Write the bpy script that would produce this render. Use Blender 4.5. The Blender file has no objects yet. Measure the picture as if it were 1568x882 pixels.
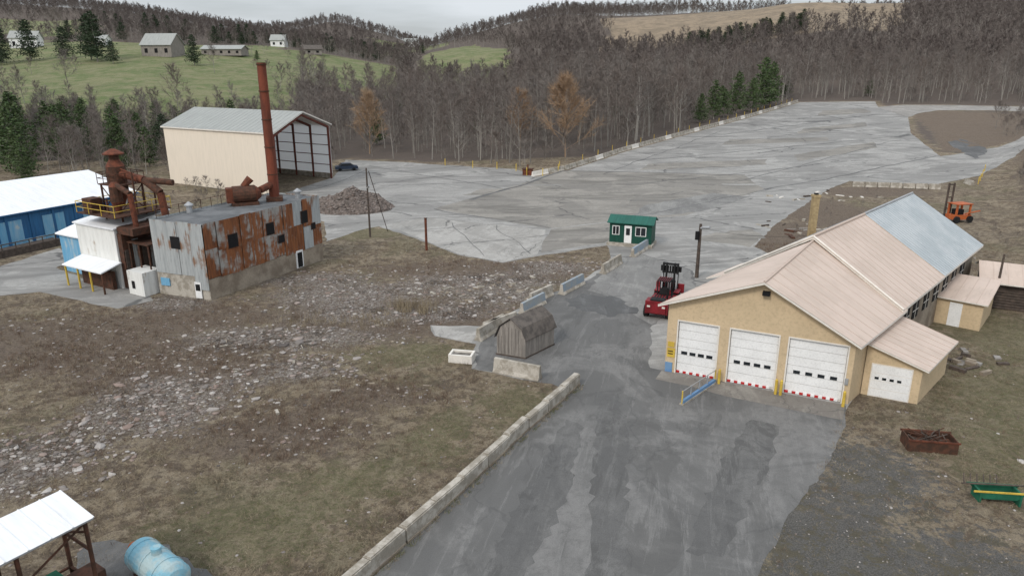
import bpy, math, random
import numpy as np
from mathutils import Vector, Matrix, noise
from mathutils.geometry import tessellate_polygon
import bmesh
random.seed(7); np.random.seed(7)
R=random.uniform
sc=bpy.context.scene
# ------------------------------------------------------------------ materials
class NM:
    def __init__(s,name):
        s.m=bpy.data.materials.new(name); s.m.use_nodes=True; s.nt=s.m.node_tree
        s.b=s.nt.nodes['Principled BSDF']; s.b.inputs['Roughness'].default_value=.85
        s.b.inputs['Specular IOR Level'].default_value=.25
    def n(s,t,ins=None,**p):
        x=s.nt.nodes.new(t)
        for k,v in p.items(): setattr(x,k,v)
        if ins:
            for k,v in ins.items(): s.put(x.inputs[k],v)
        return x
    def put(s,sock,v):
        if isinstance(v,bpy.types.NodeSocket): s.nt.links.new(v,sock)
        elif isinstance(v,(tuple,list)) and len(v)==3 and sock.type=='RGBA': sock.default_value=(*v,1)
        else: sock.default_value=v
    def math(s,op,a,b=0.0,clamp=False):
        x=s.n('ShaderNodeMath',{0:a,1:b},operation=op); x.use_clamp=clamp; return x.outputs[0]
    def mix(s,f,a,b,bt='MIX'):
        x=s.n('ShaderNodeMix',data_type='RGBA',blend_type=bt)
        s.put(x.inputs[0],f); s.put(x.inputs[6],a); s.put(x.inputs[7],b); return x.outputs[2]
    def mapv(s,vec,scale=(1,1,1),rz=0,loc=(0,0,0)):
        return s.n('ShaderNodeMapping',{'Vector':vec,'Scale':scale,'Rotation':(0,0,rz),'Location':loc}).outputs[0]
    def noise(s,vec,scale=1,detail=6,rough=.6,dist=0):
        return s.n('ShaderNodeTexNoise',{'Vector':vec,'Scale':scale,'Detail':detail,'Roughness':rough,'Distortion':dist}).outputs[0]
    def step(s,v,a,b):
        x=s.n('ShaderNodeMapRange',{0:v,1:a,2:b,3:0.0,4:1.0}); x.interpolation_type='SMOOTHSTEP'; return x.outputs[0]
    def pos(s): return s.n('ShaderNodeNewGeometry').outputs['Position']
    def obj(s): return s.n('ShaderNodeTexCoord').outputs['Object']
    def uv(s): return s.n('ShaderNodeUVMap').outputs[0]
    def col(s,c): s.put(s.b.inputs['Base Color'],c)
    def bump(s,h,st=.5,d=.05,prev=None):
        x=s.n('ShaderNodeBump',{'Height':h,'Strength':st,'Distance':d})
        if prev: s.put(x.inputs['Normal'],prev)
        s.put(s.b.inputs['Normal'],x.outputs[0]); return x.outputs[0]
def M(name,c1,c2=None,scale=2.0,rough=.8,bump=0.0,metal=0,lo=.35,hi=.65,stretch=(1,1,1),spec=.25):
    q=NM(name); q.b.inputs['Roughness'].default_value=rough; q.b.inputs['Metallic'].default_value=metal
    q.b.inputs['Specular IOR Level'].default_value=spec
    if c2 is None: c2=tuple(x*.72 for x in c1)
    v=q.mapv(q.obj(),stretch); n=q.noise(v,scale,4)
    c=q.mix(q.step(n,lo,hi),c1,c2); n2=q.noise(v,scale*9,3,.7)
    q.col(q.mix(q.math('MULTIPLY',q.step(n2,.45,.7),.35),c,tuple(x*.6 for x in c2)))
    if bump: q.bump(q.noise(v,scale*6,3),bump,.04)
    return q.m
def rib(name,c1,c2,freq=3.0,streak=.5,rough=.55,c3=None,amt=.5,metal=0,bd=.03,bs=.7,dirt=.0):
    q=NM(name); q.b.inputs['Roughness'].default_value=rough; q.b.inputs['Metallic'].default_value=metal
    uv=q.uv(); n=q.noise(q.mapv(uv,(1.3,.16,1)),1.6,7,.7); n2=q.noise(uv,.35,4)
    c=q.mix(q.step(n,.38,.66),c1,c2)
    if c3:
        k=q.math('ADD',q.math('MULTIPLY',n2,.6),q.math('MULTIPLY',n,.4)); c=q.mix(q.step(k,amt-.04,amt+.05),c,c3)
    if dirt: c=q.mix(q.math('MULTIPLY',q.step(q.noise(q.mapv(uv,(2.5,.3,1),0,(9,4,0)),1.5,7,.75),.5,.72),dirt),c,tuple(x*.45 for x in c2))
    q.col(c)
    u=q.n('ShaderNodeSeparateXYZ',{0:uv}).outputs[0]
    w=q.math('POWER',q.math('ABSOLUTE',q.math('SINE',q.math('MULTIPLY',u,freq*math.pi))),3)
    q.bump(w,bs,bd); return q.m
def pave(name,ca,cb,cc,rz,stretch,crack=.6,cs=.12,sc1=.35,band=.6,lo=.42,hi=.58,dk=.55):
    q=NM(name); p=q.pos(); r=q.mapv(p,(1,1,1),rz)
    sm=q.mapv(r,stretch); n1=q.noise(sm,sc1,5,.7,.4); n2=q.noise(r,.1,5,.65,.8); n3=q.noise(r,1.6,5,.85); n4=q.noise(r,18,2,.9)
    n5=q.noise(q.mapv(r,(stretch[0]*.45,stretch[1]*.6,1),0,(31,7,0)),sc1*1.7,6,.75,1.0)
    n6=q.noise(q.mapv(r,(stretch[0]*2.2,stretch[1]*.6,1),0,(3,77,0)),sc1*2.0,5,.78,.5)
    c=q.mix(q.step(n1,lo,hi),ca,cb)
    c=q.mix(q.math('MULTIPLY',q.step(n2,.46,.54),.65),c,cc)
    c=q.mix(q.math('MULTIPLY',q.step(n5,.52,.59),band),c,tuple(x*dk for x in ca))
    c=q.mix(q.math('MULTIPLY',q.step(n6,.54,.62),band*.7),c,tuple(x*1.25 for x in cb))
    c=q.mix(q.math('MULTIPLY',q.step(n3,.46,.62),.5),c,tuple(x*.62 for x in cb))
    c=q.mix(q.math('MULTIPLY',q.step(n4,.42,.62),.34),c,tuple(x*.4 for x in cb))
    if crack:
        vd=q.n('ShaderNodeTexNoise',{'Vector':r,'Scale':.6,'Detail':3}).outputs['Color']
        vv=q.n('ShaderNodeVectorMath',{0:r,1:q.n('ShaderNodeVectorMath',{0:vd,1:(2.2,2.2,0)},operation='MULTIPLY').outputs[0]},operation='ADD').outputs[0]
        vo=q.n('ShaderNodeTexVoronoi',{'Vector':q.mapv(vv,(1,.45,0)),'Scale':cs},feature='DISTANCE_TO_EDGE').outputs['Distance']
        line=q.math('SUBTRACT',1.0,q.step(vo,.003,.012)); gate=q.step(n2,.42,.55)
        c=q.mix(q.math('MULTIPLY',q.math('MULTIPLY',line,gate),crack),c,(.06,.06,.06))
    q.col(c); q.b.inputs['Roughness'].default_value=.92
    q.bump(n4,.35,.01); return q.m
m_drive=pave('driveway_asphalt',(.158,.155,.15),(.205,.20,.193),(.105,.104,.102),math.radians(14),(1,.36,1),.25,.2,.34,.5)
m_lot=pave('lot_asphalt',(.30,.29,.275),(.37,.36,.34),(.215,.21,.20),math.radians(78),(1,.2,1),.7,.07,.22,.72,dk=.6)
m_pad=pave('old_concrete',(.36,.345,.32),(.42,.405,.38),(.28,.27,.25),math.radians(20),(1,.5,1),.8,.12,.3,.5)
m_mid=pave('patched_asphalt',(.25,.235,.21),(.31,.29,.26),(.185,.175,.16),math.radians(85),(.9,.22,1),.6,.1,.25,.7)
m_dark=pave('dark_asphalt_patch',(.12,.12,.12),(.17,.17,.168),(.09,.09,.09),0,(1,.6,1),0,.2,.4,.4)
m_apron=pave('apron_concrete',(.24,.215,.19),(.29,.27,.24),(.17,.155,.14),0.4,(1,1,1),.4,.35,.6,.5)
m_dirtrd=pave('gravel_road',(.30,.285,.265),(.37,.35,.325),(.25,.235,.215),.5,(1,1,1),.0,.2,.3,.3)
def ground_mat():
    q=NM('ground_soil_and_grass'); p=q.pos()
    att=lambda n: q.n('ShaderNodeSeparateColor',{0:q.n('ShaderNodeVertexColor',layer_name=n).outputs[0]}).outputs
    a=att('za'); b=att('zb'); z=att('zc')
    nl=q.noise(p,.12,5,.65,.5); nm=q.noise(p,.8,6,.8,.4); nf=q.noise(p,4,5,.9); nx=q.noise(p,14,2,.9); nmm=q.noise(q.mapv(p,(1,1,1),0,(40,9,3)),.35,6,.78,.6); ng=q.noise(q.mapv(p,(1,1,1),0,(-40,29,3)),1.7,5,.85,.2)
    dead=q.mix(q.step(nm,.44,.56),(.28,.225,.155),(.14,.108,.08)); dead=q.mix(q.math('MULTIPLY',q.step(nmm,.49,.55),.8),dead,(.32,.265,.19))
    dead=q.mix(q.math('MULTIPLY',q.step(ng,.5,.57),.75),dead,(.11,.083,.062))
    dead=q.mix(q.math('MULTIPLY',q.step(nl,.52,.6),.3),dead,(.13,.13,.065))
    def msk(v,w=.9,n=nm):
        return q.step(q.math('ADD',v,q.math('MULTIPLY',q.math('SUBTRACT',n,.5),w)),.3,.62)
    green=q.mix(q.step(nf,.44,.56),(.115,.125,.052),(.22,.185,.115)); c=q.mix(q.math('MULTIPLY',msk(a[0],2.4),.6),dead,green)
    brown=q.mix(q.step(nf,.42,.56),(.105,.08,.063),(.20,.155,.12)); brown=q.mix(q.math('MULTIPLY',q.step(ng,.52,.62),.5),brown,(.28,.22,.155)); c=q.mix(q.math('MULTIPLY',msk(a[2],1.5),.88),c,brown)
    rub=q.mix(q.step(nf,.47,.53),(.125,.103,.088),(.37,.335,.30)); rub=q.mix(q.step(nmm,.52,.58),rub,q.mix(q.step(nf,.52,.58),(.055,.047,.042),(.24,.215,.195))); rub=q.mix(q.math('MULTIPLY',q.step(ng,.5,.57),.7),rub,(.155,.113,.085))
    c=q.mix(q.math('MULTIPLY',msk(a[1],1.9,ng),.9),c,rub)
    grav=q.mix(q.step(nx,.44,.58),(.085,.083,.08),(.20,.195,.185)); grav=q.mix(q.step(nm,.5,.58),grav,(.13,.117,.085)); c=q.mix(q.math('MULTIPLY',msk(b[2],2.4,ng),.9),c,grav)
    fo=q.mix(nmm,(.15,.12,.10),(.10,.082,.071)); c=q.mix(z[0],c,fo)
    fg=q.mix(q.step(nl,.4,.6),(.125,.16,.06),(.205,.205,.105)); fg=q.mix(q.math('MULTIPLY',q.step(nmm,.5,.58),.45),fg,(.27,.25,.155)); fg=q.mix(q.math('MULTIPLY',q.step(nm,.55,.65),.4),fg,(.12,.11,.07))
    c=q.mix(q.step(q.math('ADD',b[0],q.math('MULTIPLY',q.math('SUBTRACT',nl,.5),.5)),.35,.6),c,fg)
    c=q.mix(q.step(b[1],.35,.6),c,q.mix(q.step(nl,.4,.6),(.30,.235,.165),(.22,.175,.125)))
    c=q.mix(q.math('MULTIPLY',q.step(nx,.46,.62),.5),c,q.mix(.6,c,(.03,.025,.02)))
    q.col(c); q.b.inputs['Roughness'].default_value=.95
    nb=q.bump(nm,.7,.4); q.bump(nf,1,.14,nb); return q.m
m_ground=ground_mat()
m_tan=M('tan_painted_block',(.60,.465,.30),(.54,.42,.27),.6)
m_white=M('white_paint',(.82,.82,.81),(.76,.76,.75),1.2,.5)
m_trim=M('white_trim',(.76,.72,.66),(.68,.64,.58),2,.5)
m_proof=rib('tan_metal_roof',(.55,.445,.375),(.50,.405,.34),1.1,c3=(.58,.47,.40),amt=.5,bd=.01,bs=.1,dirt=.3)
m_prib=M('tan_roof_seam',(.53,.43,.36),(.50,.40,.34))
m_galv=rib('galvanised_roof',(.40,.44,.455),(.34,.38,.395),2.2,c3=(.46,.49,.50),amt=.5,rough=.45,bs=.2,dirt=.35)
m_rust=rib('rusty_corrugated',(.25,.095,.038),(.12,.045,.022),2.6,c3=(.33,.32,.30),amt=.535,bd=.04,dirt=.6)
m_gsid=rib('grey_corrugated',(.40,.42,.42),(.30,.32,.325),2.6,c3=(.22,.12,.07),amt=.56,bd=.04,dirt=.5)
m_blue=rib('blue_siding',(.035,.14,.30),(.028,.10,.22),2,bd=.04)
m_ltbl=rib('light_blue_siding',(.13,.35,.54),(.26,.43,.56),2,c3=(.45,.5,.5),amt=.58)
m_wsid=rib('white_siding',(.76,.76,.73),(.66,.66,.63),1.5,c3=(.35,.27,.2),amt=.60,dirt=.3)
m_wroof=rib('white_metal_roof',(.80,.81,.82),(.72,.73,.75),1.0,dirt=.25,bs=.3)
m_cream=rib('cream_siding',(.76,.675,.565),(.71,.635,.53),1.5,bd=.012,bs=.4,dirt=.08)
m_groof=rib('grey_metal_roof',(.35,.36,.34),(.28,.29,.275),1.5,bs=.3,dirt=.3)
m_frame=M('red_oxide_steel',(.16,.05,.035),(.11,.04,.03))
m_rusts=M('rust_steel',(.17,.055,.03),(.085,.032,.02),2.5,.8,.2)
m_rustd=M('dark_rust',(.11,.048,.03),(.055,.032,.022),3,.85,.2)
m_stack=M('stack_rust',(.20,.055,.03),(.11,.035,.022),1.2,.75,.1,stretch=(1,1,.25))
m_conc=M('weathered_concrete',(.45,.415,.36),(.29,.26,.215),1.3,.9,.3,lo=.42,hi=.58)
m_concd=M('stained_concrete',(.33,.28,.22),(.21,.17,.13),.7,.9,.3)
m_tar=M('tar_roof',(.10,.105,.11),(.17,.175,.18),.5,.9,.1)
m_black=M('black_rubber',(.02,.02,.021)); m_dk=M('dark_opening',(.012,.012,.013))
m_glass=M('dark_glass',(.02,.025,.03),rough=.15,spec=.6)
m_red=M('red_machine_paint',(.24,.018,.025),(.14,.014,.018),1,.5)
m_redw=M('red_marking_paint',(.5,.03,.03),(.42,.03,.03),1,.5)
m_yel=M('yellow_paint',(.66,.47,.08),(.52,.36,.06),1.5,.6)
m_org=M('orange_paint',(.50,.13,.04),(.36,.09,.03),1.5,.6)
m_grn=rib('dark_green_siding',(.012,.07,.05),(.010,.055,.04),3,bd=.02)
m_grnr=rib('green_shed_roof',(.018,.11,.083),(.015,.085,.065),3,bs=.4)
m_grp=M('green_machine_paint',(.02,.14,.08))
m_blp=M('blue_paint',(.12,.24,.44),(.16,.28,.44))
m_blc=M('faded_blue_concrete',(.25,.31,.37),(.32,.33,.32),1.5)
m_tank=M('pale_blue_tank',(.20,.42,.52),(.36,.46,.47),1.2,.6,lo=.42,hi=.6)
m_wood=M('weathered_wood',(.31,.28,.25),(.21,.19,.17),1.2,.9,.2,stretch=(4,4,.5))
m_shing=M('old_shingles',(.085,.075,.068),(.15,.13,.115),2,.95,.3)
m_pole=M('pole_wood',(.11,.085,.07),(.065,.052,.044),3)
m_brick=M('yellow_brick',(.40,.30,.165),(.30,.22,.12),4)
m_steel=M('galvanised_steel',(.42,.43,.44),(.34,.35,.36),2,.4,metal=.3)
m_rock=M('broken_rock',(.30,.28,.26),(.13,.115,.10),1.3,.95,.3)
q=NM('translucent_wall_panel'); tr=q.n('ShaderNodeBsdfTranslucent'); tr.inputs[0].default_value=(.85,.86,.86,1); df=q.n('ShaderNodeBsdfDiffuse'); df.inputs[0].default_value=(.8,.8,.79,1)
ms=q.n('ShaderNodeMixShader'); ms.inputs[0].default_value=.55; q.nt.links.new(df.outputs[0],ms.inputs[1]); q.nt.links.new(tr.outputs[0],ms.inputs[2]); q.nt.links.new(ms.outputs[0],q.nt.nodes['Material Output'].inputs[0]); m_trans=q.m
def inst_mat(name,cols,rough=.95):
    q=NM(name); r=q.n('ShaderNodeObjectInfo').outputs['Random']; q.b.inputs['Specular IOR Level'].default_value=0
    cr=q.n('ShaderNodeValToRGB',{0:r}); e=cr.color_ramp.elements
    while len(e)<len(cols): e.new(.5)
    for i,c in enumerate(cols): e[i].position=i/(len(cols)-1); e[i].color=(*c,1)
    q.col(q.mix(q.math('MULTIPLY',q.noise(q.obj(),.9,1),.4),cr.outputs[0],tuple(x*.45 for x in cols[0])))
    q.b.inputs['Roughness'].default_value=rough; return q.m
m_twig=inst_mat('bare_twigs',[(.17,.145,.13),(.23,.20,.18),(.158,.13,.117),(.265,.24,.218),(.20,.165,.145),(.20,.182,.17)])
m_bark=inst_mat('tree_bark',[(.24,.22,.195),(.38,.355,.32),(.19,.17,.15)])
m_farw=inst_mat('far_twigs',[(.145,.122,.113),(.185,.16,.146),(.13,.108,.10),(.21,.183,.168)])
m_willow=inst_mat('willow_twigs',[(.38,.27,.18),(.34,.23,.15)])
m_stone=inst_mat('rubble_stone',[(.33,.30,.28),(.52,.49,.46),(.20,.17,.15),(.27,.20,.17),(.42,.38,.35),(.10,.09,.085),(.25,.22,.2),(.15,.12,.10)])
m_dry=inst_mat('dry_grass_blades',[(.31,.25,.17),(.40,.34,.24),(.21,.165,.115),(.26,.21,.14)])
m_grass=inst_mat('green_grass_blades',[(.13,.15,.06),(.21,.19,.10),(.11,.13,.05)])
m_weed=inst_mat('brown_weed_stems',[(.16,.11,.085),(.25,.185,.135),(.12,.085,.068)])
m_need=M('pine_needles',(.055,.092,.036),(.09,.125,.05),.8,.9)
m_needd=M('dark_needles',(.028,.048,.025),(.045,.066,.034),.8,.9)
# ------------------------------------------------------------------ mesh builder
class MB:
    def __init__(s): s.v=[];s.f=[];s.m=[];s.uv=[];s.mats=[]
    def mi(s,m):
        if m not in s.mats: s.mats.append(m)
        return s.mats.index(m)
    def poly(s,pts,m,uv=None):
        i=len(s.v); pts=[Vector(p) for p in pts]; s.v+=pts; s.f.append(tuple(range(i,i+len(pts)))); s.m.append(s.mi(m))
        if uv is None:
            a=pts[0]; x=(pts[1]-a); x=x.normalized() if x.length>1e-6 else Vector((1,0,0))
            nrm=x.cross(pts[-1]-a); y=nrm.cross(x); y=y.normalized() if y.length>1e-9 else Vector((0,0,1))
            h=(a.x*.37+a.y*.61)
            uv=[((p-a).dot(x)+h,(p-a).dot(y)+h*.3) for p in pts]
        s.uv+=uv
    def box(s,F,x0,x1,y0,y1,z0,z1,m):
        a,b,c,d=F(x0,y0,z0),F(x1,y0,z0),F(x1,y1,z0),F(x0,y1,z0); e,f,g,h=F(x0,y0,z1),F(x1,y0,z1),F(x1,y1,z1),F(x0,y1,z1)
        for q in ((a,b,f,e),(b,c,g,f),(c,d,h,g),(d,a,e,h),(e,f,g,h),(d,c,b,a)): s.poly(q,m)
    def cyl(s,p0,p1,r0,r1=None,n=12,m=None,caps=True):
        if r1 is None: r1=r0
        p0=Vector(p0);p1=Vector(p1); d=(p1-p0).normalized(); u=d.orthogonal().normalized(); w=d.cross(u)
        A=[p0+(u*math.cos(t)+w*math.sin(t))*r0 for t in [2*math.pi*k/n for k in range(n)]]
        B=[p1+(u*math.cos(t)+w*math.sin(t))*r1 for t in [2*math.pi*k/n for k in range(n)]]
        for k in range(n):
            j=(k+1)%n; s.poly([A[k],A[j],B[j],B[k]],m)
        if caps: s.poly(B,m); s.poly(A[::-1],m)
    def slab(s,q,t,m,m2=None):
        q=[Vector(p) for p in q]; s.poly(q,m); lo=[p-Vector((0,0,t)) for p in q]; s.poly(lo[::-1],m2 or m)
        for k in range(len(q)):
            j=(k+1)%len(q); s.poly([lo[k],lo[j],q[j],q[k]],m2 or m)
    def ribs(s,q,n,w,h,m):
        a,b,c,d=[Vector(p) for p in q]; nr=(b-a).cross(d-a).normalized()
        if nr.z<0: nr=-nr
        x=(b-a).normalized()*w/2
        for k in range(n+1):
            t=k/n; p=a.lerp(b,t); r=d.lerp(c,t)
            s.poly([p-x+nr*.002,r-x+nr*.002,r-x+nr*h,p-x+nr*h],m); s.poly([p+x+nr*.002,r+x+nr*.002,r+x+nr*h,p+x+nr*h],m); s.poly([p-x+nr*h,p+x+nr*h,r+x+nr*h,r-x+nr*h],m)
            s.poly([p-x,p+x,p+x+nr*h,p-x+nr*h],m)
    def build(s,name,parent=None,smooth=False):
        me=bpy.data.meshes.new(name); me.from_pydata(s.v,[],s.f)
        for m in s.mats: me.materials.append(m)
        me.polygons.foreach_set('material_index',s.m)
        l=me.uv_layers.new(name='UVMap'); l.data.foreach_set('uv',[c for p in s.uv for c in p])
        me.update(); o=bpy.data.objects.new(name,me); sc.collection.objects.link(o)
        if parent: o.parent=parent
        return o
def Fr(o,xd,yd=None,z=0,k=1.0):
    o=Vector((*o,z)); xd=Vector((*xd,0)).normalized()
    yd=Vector((-xd.y,xd.x,0)) if yd is None else Vector((*yd,0)).normalized()
    return lambda x,y,zz: o+xd*x*k+yd*y*k+Vector((0,0,zz*k))
def empty(name):
    e=bpy.data.objects.new(name,None); sc.collection.objects.link(e); e.empty_display_size=.5; return e
# ------------------------------------------------------------------ terrain
cols=[(-.68,[(130,0),(170,1),(200,4),(230,10),(330,20),(400,29),(520,45),(650,64),(760,80),(1000,80)]),
(-.51,[(130,0),(180,1),(205,4),(235,11),(280,16),(350,25),(450,37),(650,62),(760,72),(1000,70)]),
(-.34,[(150,0),(200,2),(240,9),(320,19),(420,30),(520,36),(700,50),(900,46)]),
(-.235,[(150,0),(240,3),(270,7),(330,16),(430,26),(550,28),(800,66),(1000,58)]),
(-.165,[(150,0),(280,4),(320,9),(400,20),(600,27),(850,56),(1000,50)]),
(-.11,[(150,0),(300,5),(380,13),(500,27),(700,36),(1000,38),(1300,38)]),
(-.075,[(150,0),(300,5),(370,11),(450,24),(540,34),(700,42),(1000,46)]),
(0,[(130,0),(300,6),(370,12),(450,25),(540,35),(700,60),(900,60)]),
(.065,[(130,0),(268,6.5),(450,24),(600,48),(700,68),(900,70)]),
(.14,[(130,0),(268,6.9),(400,16),(490,25),(600,52),(720,66),(1000,66)]),
(.25,[(130,0),(268,6.9),(400,17),(480,27),(560,46),(650,65),(1000,62)]),
(.36,[(130,0),(268,6.9),(330,10),(400,21),(460,34),(540,54),(600,67),(1000,64)]),
(.54,[(130,0),(268,6.9),(300,9),(400,27),(500,50),(600,68),(1000,64)]),
(.68,[(130,0),(268,7),(300,11),(400,30),(500,52),(600,68),(1000,70)])]
RS=8; RX=np.arange(-1600,1601,RS); RY=np.arange(-160,2001,RS)
GX,GY=np.meshgrid(RX,RY)
prof=np.stack([np.interp(RY,[a for a,_ in c],[b for _,b in c]) for _,c in cols])
S=np.clip(GX/np.maximum(GY,40),-.68,.68); sv=np.array([c[0] for c in cols])
Hh=np.zeros_like(S,dtype=float)
for j in range(len(RY)): Hh[j]=np.interp(S[j],sv,prof[:,j])
Hb=Hh.copy()
for _ in range(5):
    P=np.pad(Hb,1,mode='edge'); Hb=(P[:-2,1:-1]+P[2:,1:-1]+P[1:-1,:-2]+P[1:-1,2:]+4*P[1:-1,1:-1])/8
w=np.clip((GY-300)/80,0,1); Hh=Hh*(1-w)+Hb*w
bk=np.clip((GX-(.62*GY+7))/22,0,1); bk=bk*bk*(3-2*bk)*np.clip((GY-48)/30,0,1)*np.clip((210-GY)/50,0,1)
Hh=Hh+6*bk
und=np.vectorize(lambda x,y:noise.noise(Vector((x*.012,y*.012,0))))(GX,GY)
Hh=Hh+und*4*np.clip((GY-300)/100,0,1)
def T(x,y):
    fx=(x+1600)/RS; fy=(y+160)/RS; i=int(min(max(fx,0),len(RX)-2)); j=int(min(max(fy,0),len(RY)-2)); a=fx-i; b=fy-j
    return (Hh[j,i]*(1-a)+Hh[j,i+1]*a)*(1-b)+(Hh[j+1,i]*(1-a)+Hh[j+1,i+1]*a)*b
P1=[(-22.2,82.9),(-19.2,89.3),(-17.4,91.3),(-10,82.3),(-6.1,76.7),(-1,73.2),(2.7,75.9),(11.1,80.9),(10.8,75.3),(9.2,70.9),(6,65.5),(.9,58.7),(-2.3,53.8),(-6.6,54.1),(-6,51.7),(-2.7,50),(-2.8,45.4),(.7,43.6),(2.6,43),(3.7,41.9),(.6,36.3),(-2.7,30.1),(-4.8,25.8),(-5.9,23.6),(-9.5,16),(7.5,16),(7.9,21),(9.8,24.4),(12.2,28),(15.8,32.5),(19.4,37.9),(20.7,39.7),(38.1,64.5),(29.2,73.9),(28.1,80.3),(33.4,90),(40.4,100.8),(54,120.7),(61.3,129.3),(74.6,125.6),(88.1,134.3),(111,155.8),(122,172.1),(105.6,162.7),(92.9,155.8),(104.9,190.8),(122.8,226.5),(127.3,254.8),(136.1,275.5),(107,273),(74.1,226.5),(45.1,188.3),(26,162.7),(16.3,147.9),(11,139.9),(4.4,133.5),(.8,141.9),(-11.5,149.6),(-23.1,154.9),(-36.6,158.2),(-33.7,134.1),(-37.7,115.5),(-34.1,100.8),(-25.2,94.1)]
P2=[(-62,58),(-60,72),(-53.6,71.8),(-52.2,79.7),(-47.3,73.9),(-47.5,71.4),(-39.8,65.5),(-35.9,64.5),(-32.1,60.5),(-34.1,58.2),(-43.9,63),(-48.6,61)]
RDA=[(122.8,226.5),(127.4,256),(140,263),(158,262),(178,256),(200,242),(225,230),(220,216),(196,226),(176,238),(160,245),(143,245.5),(133,238)]
RDB=[(119,171),(122,163),(150,186),(190,220),(186,228),(146,197)]
def dens(poly,step=2.0,j=.18):
    out=[]
    for k in range(len(poly)):
        a=Vector(poly[k]);b=Vector(poly[(k+1)%len(poly)]); n=max(1,int((b-a).length/step))
        for i in range(n):
            p=a.lerp(b,i/n)
            if i: p+=Vector((R(-j,j),R(-j,j)))
            out.append((p.x,p.y))
    return out
P1d=dens(P1,1.2,.16); P2d=dens(P2,1.2,.16)
def inpoly(X,Y,poly):
    r=np.zeros(X.shape,bool); n=len(poly)
    for k in range(n):
        x1,y1=poly[k]; x2,y2=poly[(k+1)%n]
        if y1==y2: continue
        r^=((y1>Y)!=(y2>Y))&(X<(x2-x1)*(Y-y1)/(y2-y1)+x1)
    return r
def dist(X,Y,poly):
    d=np.full(X.shape,1e9); n=len(poly)
    for k in range(n):
        x1,y1=poly[k]; x2,y2=poly[(k+1)%n]; dx,dy=x2-x1,y2-y1
        t=np.clip(((X-x1)*dx+(Y-y1)*dy)/(dx*dx+dy*dy+1e-9),0,1); d=np.minimum(d,np.hypot(X-x1-t*dx,Y-y1-t*dy))
    return np.where(inpoly(X,Y,poly),0,d)
def axis(lo,a,b,hi,st):
    m=list(np.arange(a,b+.01,st)); s=st; x=m[0]; L=[]
    while x>lo: s=min(s*1.12,18 if x>-520 else 40); x-=s; L.append(x)
    s=st; x=m[-1]; U=[]
    while x<hi: s=min(s*1.12,14 if x<720 else 40); x+=s; U.append(x)
    return np.array(L[::-1]+m+U)
AX=axis(-1500,-70,230,1500,2.0); AY=axis(-100,14,290,1950,2.0)
TX,TY=np.meshgrid(AX,AY)
TZ=np.array([[T(x,y) for x in AX] for y in AY])
dp=np.minimum(dist(TX,TY,P1),dist(TX,TY,P2)); dp=np.minimum(dp,np.minimum(dist(TX,TY,RDA),dist(TX,TY,RDB)))
rel=np.array([[noise.fractal(Vector((x*.25,y*.25,1)),.8,2.0,4) for x in AX] for y in AY])
dpb=np.minimum(dp,np.clip(np.hypot(TX+30,TY-68)-14,0,99)); dpb=np.minimum(dpb,np.clip(np.hypot(TX-29,TY-52)-15,0,99))
TZ+=np.clip((dpb-1.5)/4,0,1)*rel*.22*(TY<300)
TZ-=np.where(dp<=0,.012,0)
def G2(L):
    r=np.zeros(TX.shape)
    for cx,cy,rx,ry in L: r=np.maximum(r,np.exp(-((TX-cx)/rx)**2-((TY-cy)/ry)**2))
    return r
gGreen=G2([(-7,48,5,2.4),(-12,27,5,2.6),(-4,36,2,3.5),(-18,87.5,5,4),(0,40,2.5,3),(33,40,7,7),(27,33,5,5),(38,52,5,8),(-30,34,4,3),(-9,31,4,2)])
gRub=G2([(-22,40,5,5),(-18,51,9,3),(-14,62,10,4),(-3,66,9,3.2),(-26,33,4,4),(4,71,5,3),(-10,57,10,3),(-1,62,5,3),(-30,60,4,3),(-19,66.5,6,3),(-15,45,4,2)])
gBr=G2([(-34,50,12,7),(-24,46,8,6),(-3,70,13,5),(32,85,10,14),(45,100,9,16),(60,118,12,6),(-10,56,12,6),(-14,36,6,3),(-26,56,8,4),(-9,41,5,2)])
bankm=np.clip((TX-(.62*TY+7))/8,0,1)*((TY>60)&(TY<230)); isl=inpoly(TX,TY,[(128.4,235.3),(143.2,244.7),(160,238),(180,226),(190,222),(150,198),(119.2,172.1),(95,160),(110.9,190.8)])
gBr=np.maximum(gBr,bankm*.8); gBr=np.maximum(gBr,isl*.8)
def fields(x,y):
    n=noise.noise(Vector((x*.02,y*.02,4)))+.5*noise.noise(Vector((x*.06,y*.06,9)))
    s=x/max(y,1)+n*.022; y=y+n*22
    if -.9<s<-.30 and 215<y<440: return 1
    if -.30<=s<-.155 and 288<y<420: return 1
    if s<-.56 and 480<y<600: return 1
    if -.125<s<-.005 and 375<y<545-abs(s+.06)*600: return 1
    if -.185<s<-.09 and 600<y<730: return 1
    if .125<s<.25 and 505<y<645: return 2
    if .25<=s<.52 and 475<y<700: return 2
    return 0
FL=np.array([[fields(x,y) for x in AX] for y in AY])
gFor=((TY>155)&(FL==0)&(dp>2)&(bankm<.3)&(isl==0))*1.0
gField=(FL==1)*1.0; gTan=(FL==2)*1.0
gGrav=G2([(14,26,4,8),(12,20,6,6),(18.5,32,3,4),(19,24,4,4)])
nx_,ny_=len(AX),len(AY)
vs=np.stack([TX.ravel(),TY.ravel(),TZ.ravel()],1)
idx=np.arange(nx_*ny_).reshape(ny_,nx_)
fs=np.stack([idx[:-1,:-1].ravel(),idx[:-1,1:].ravel(),idx[1:,1:].ravel(),idx[1:,:-1].ravel()],1)
me=bpy.data.meshes.new('ground'); me.from_pydata(vs.tolist(),[],fs.tolist()); me.materials.append(m_ground)
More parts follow.
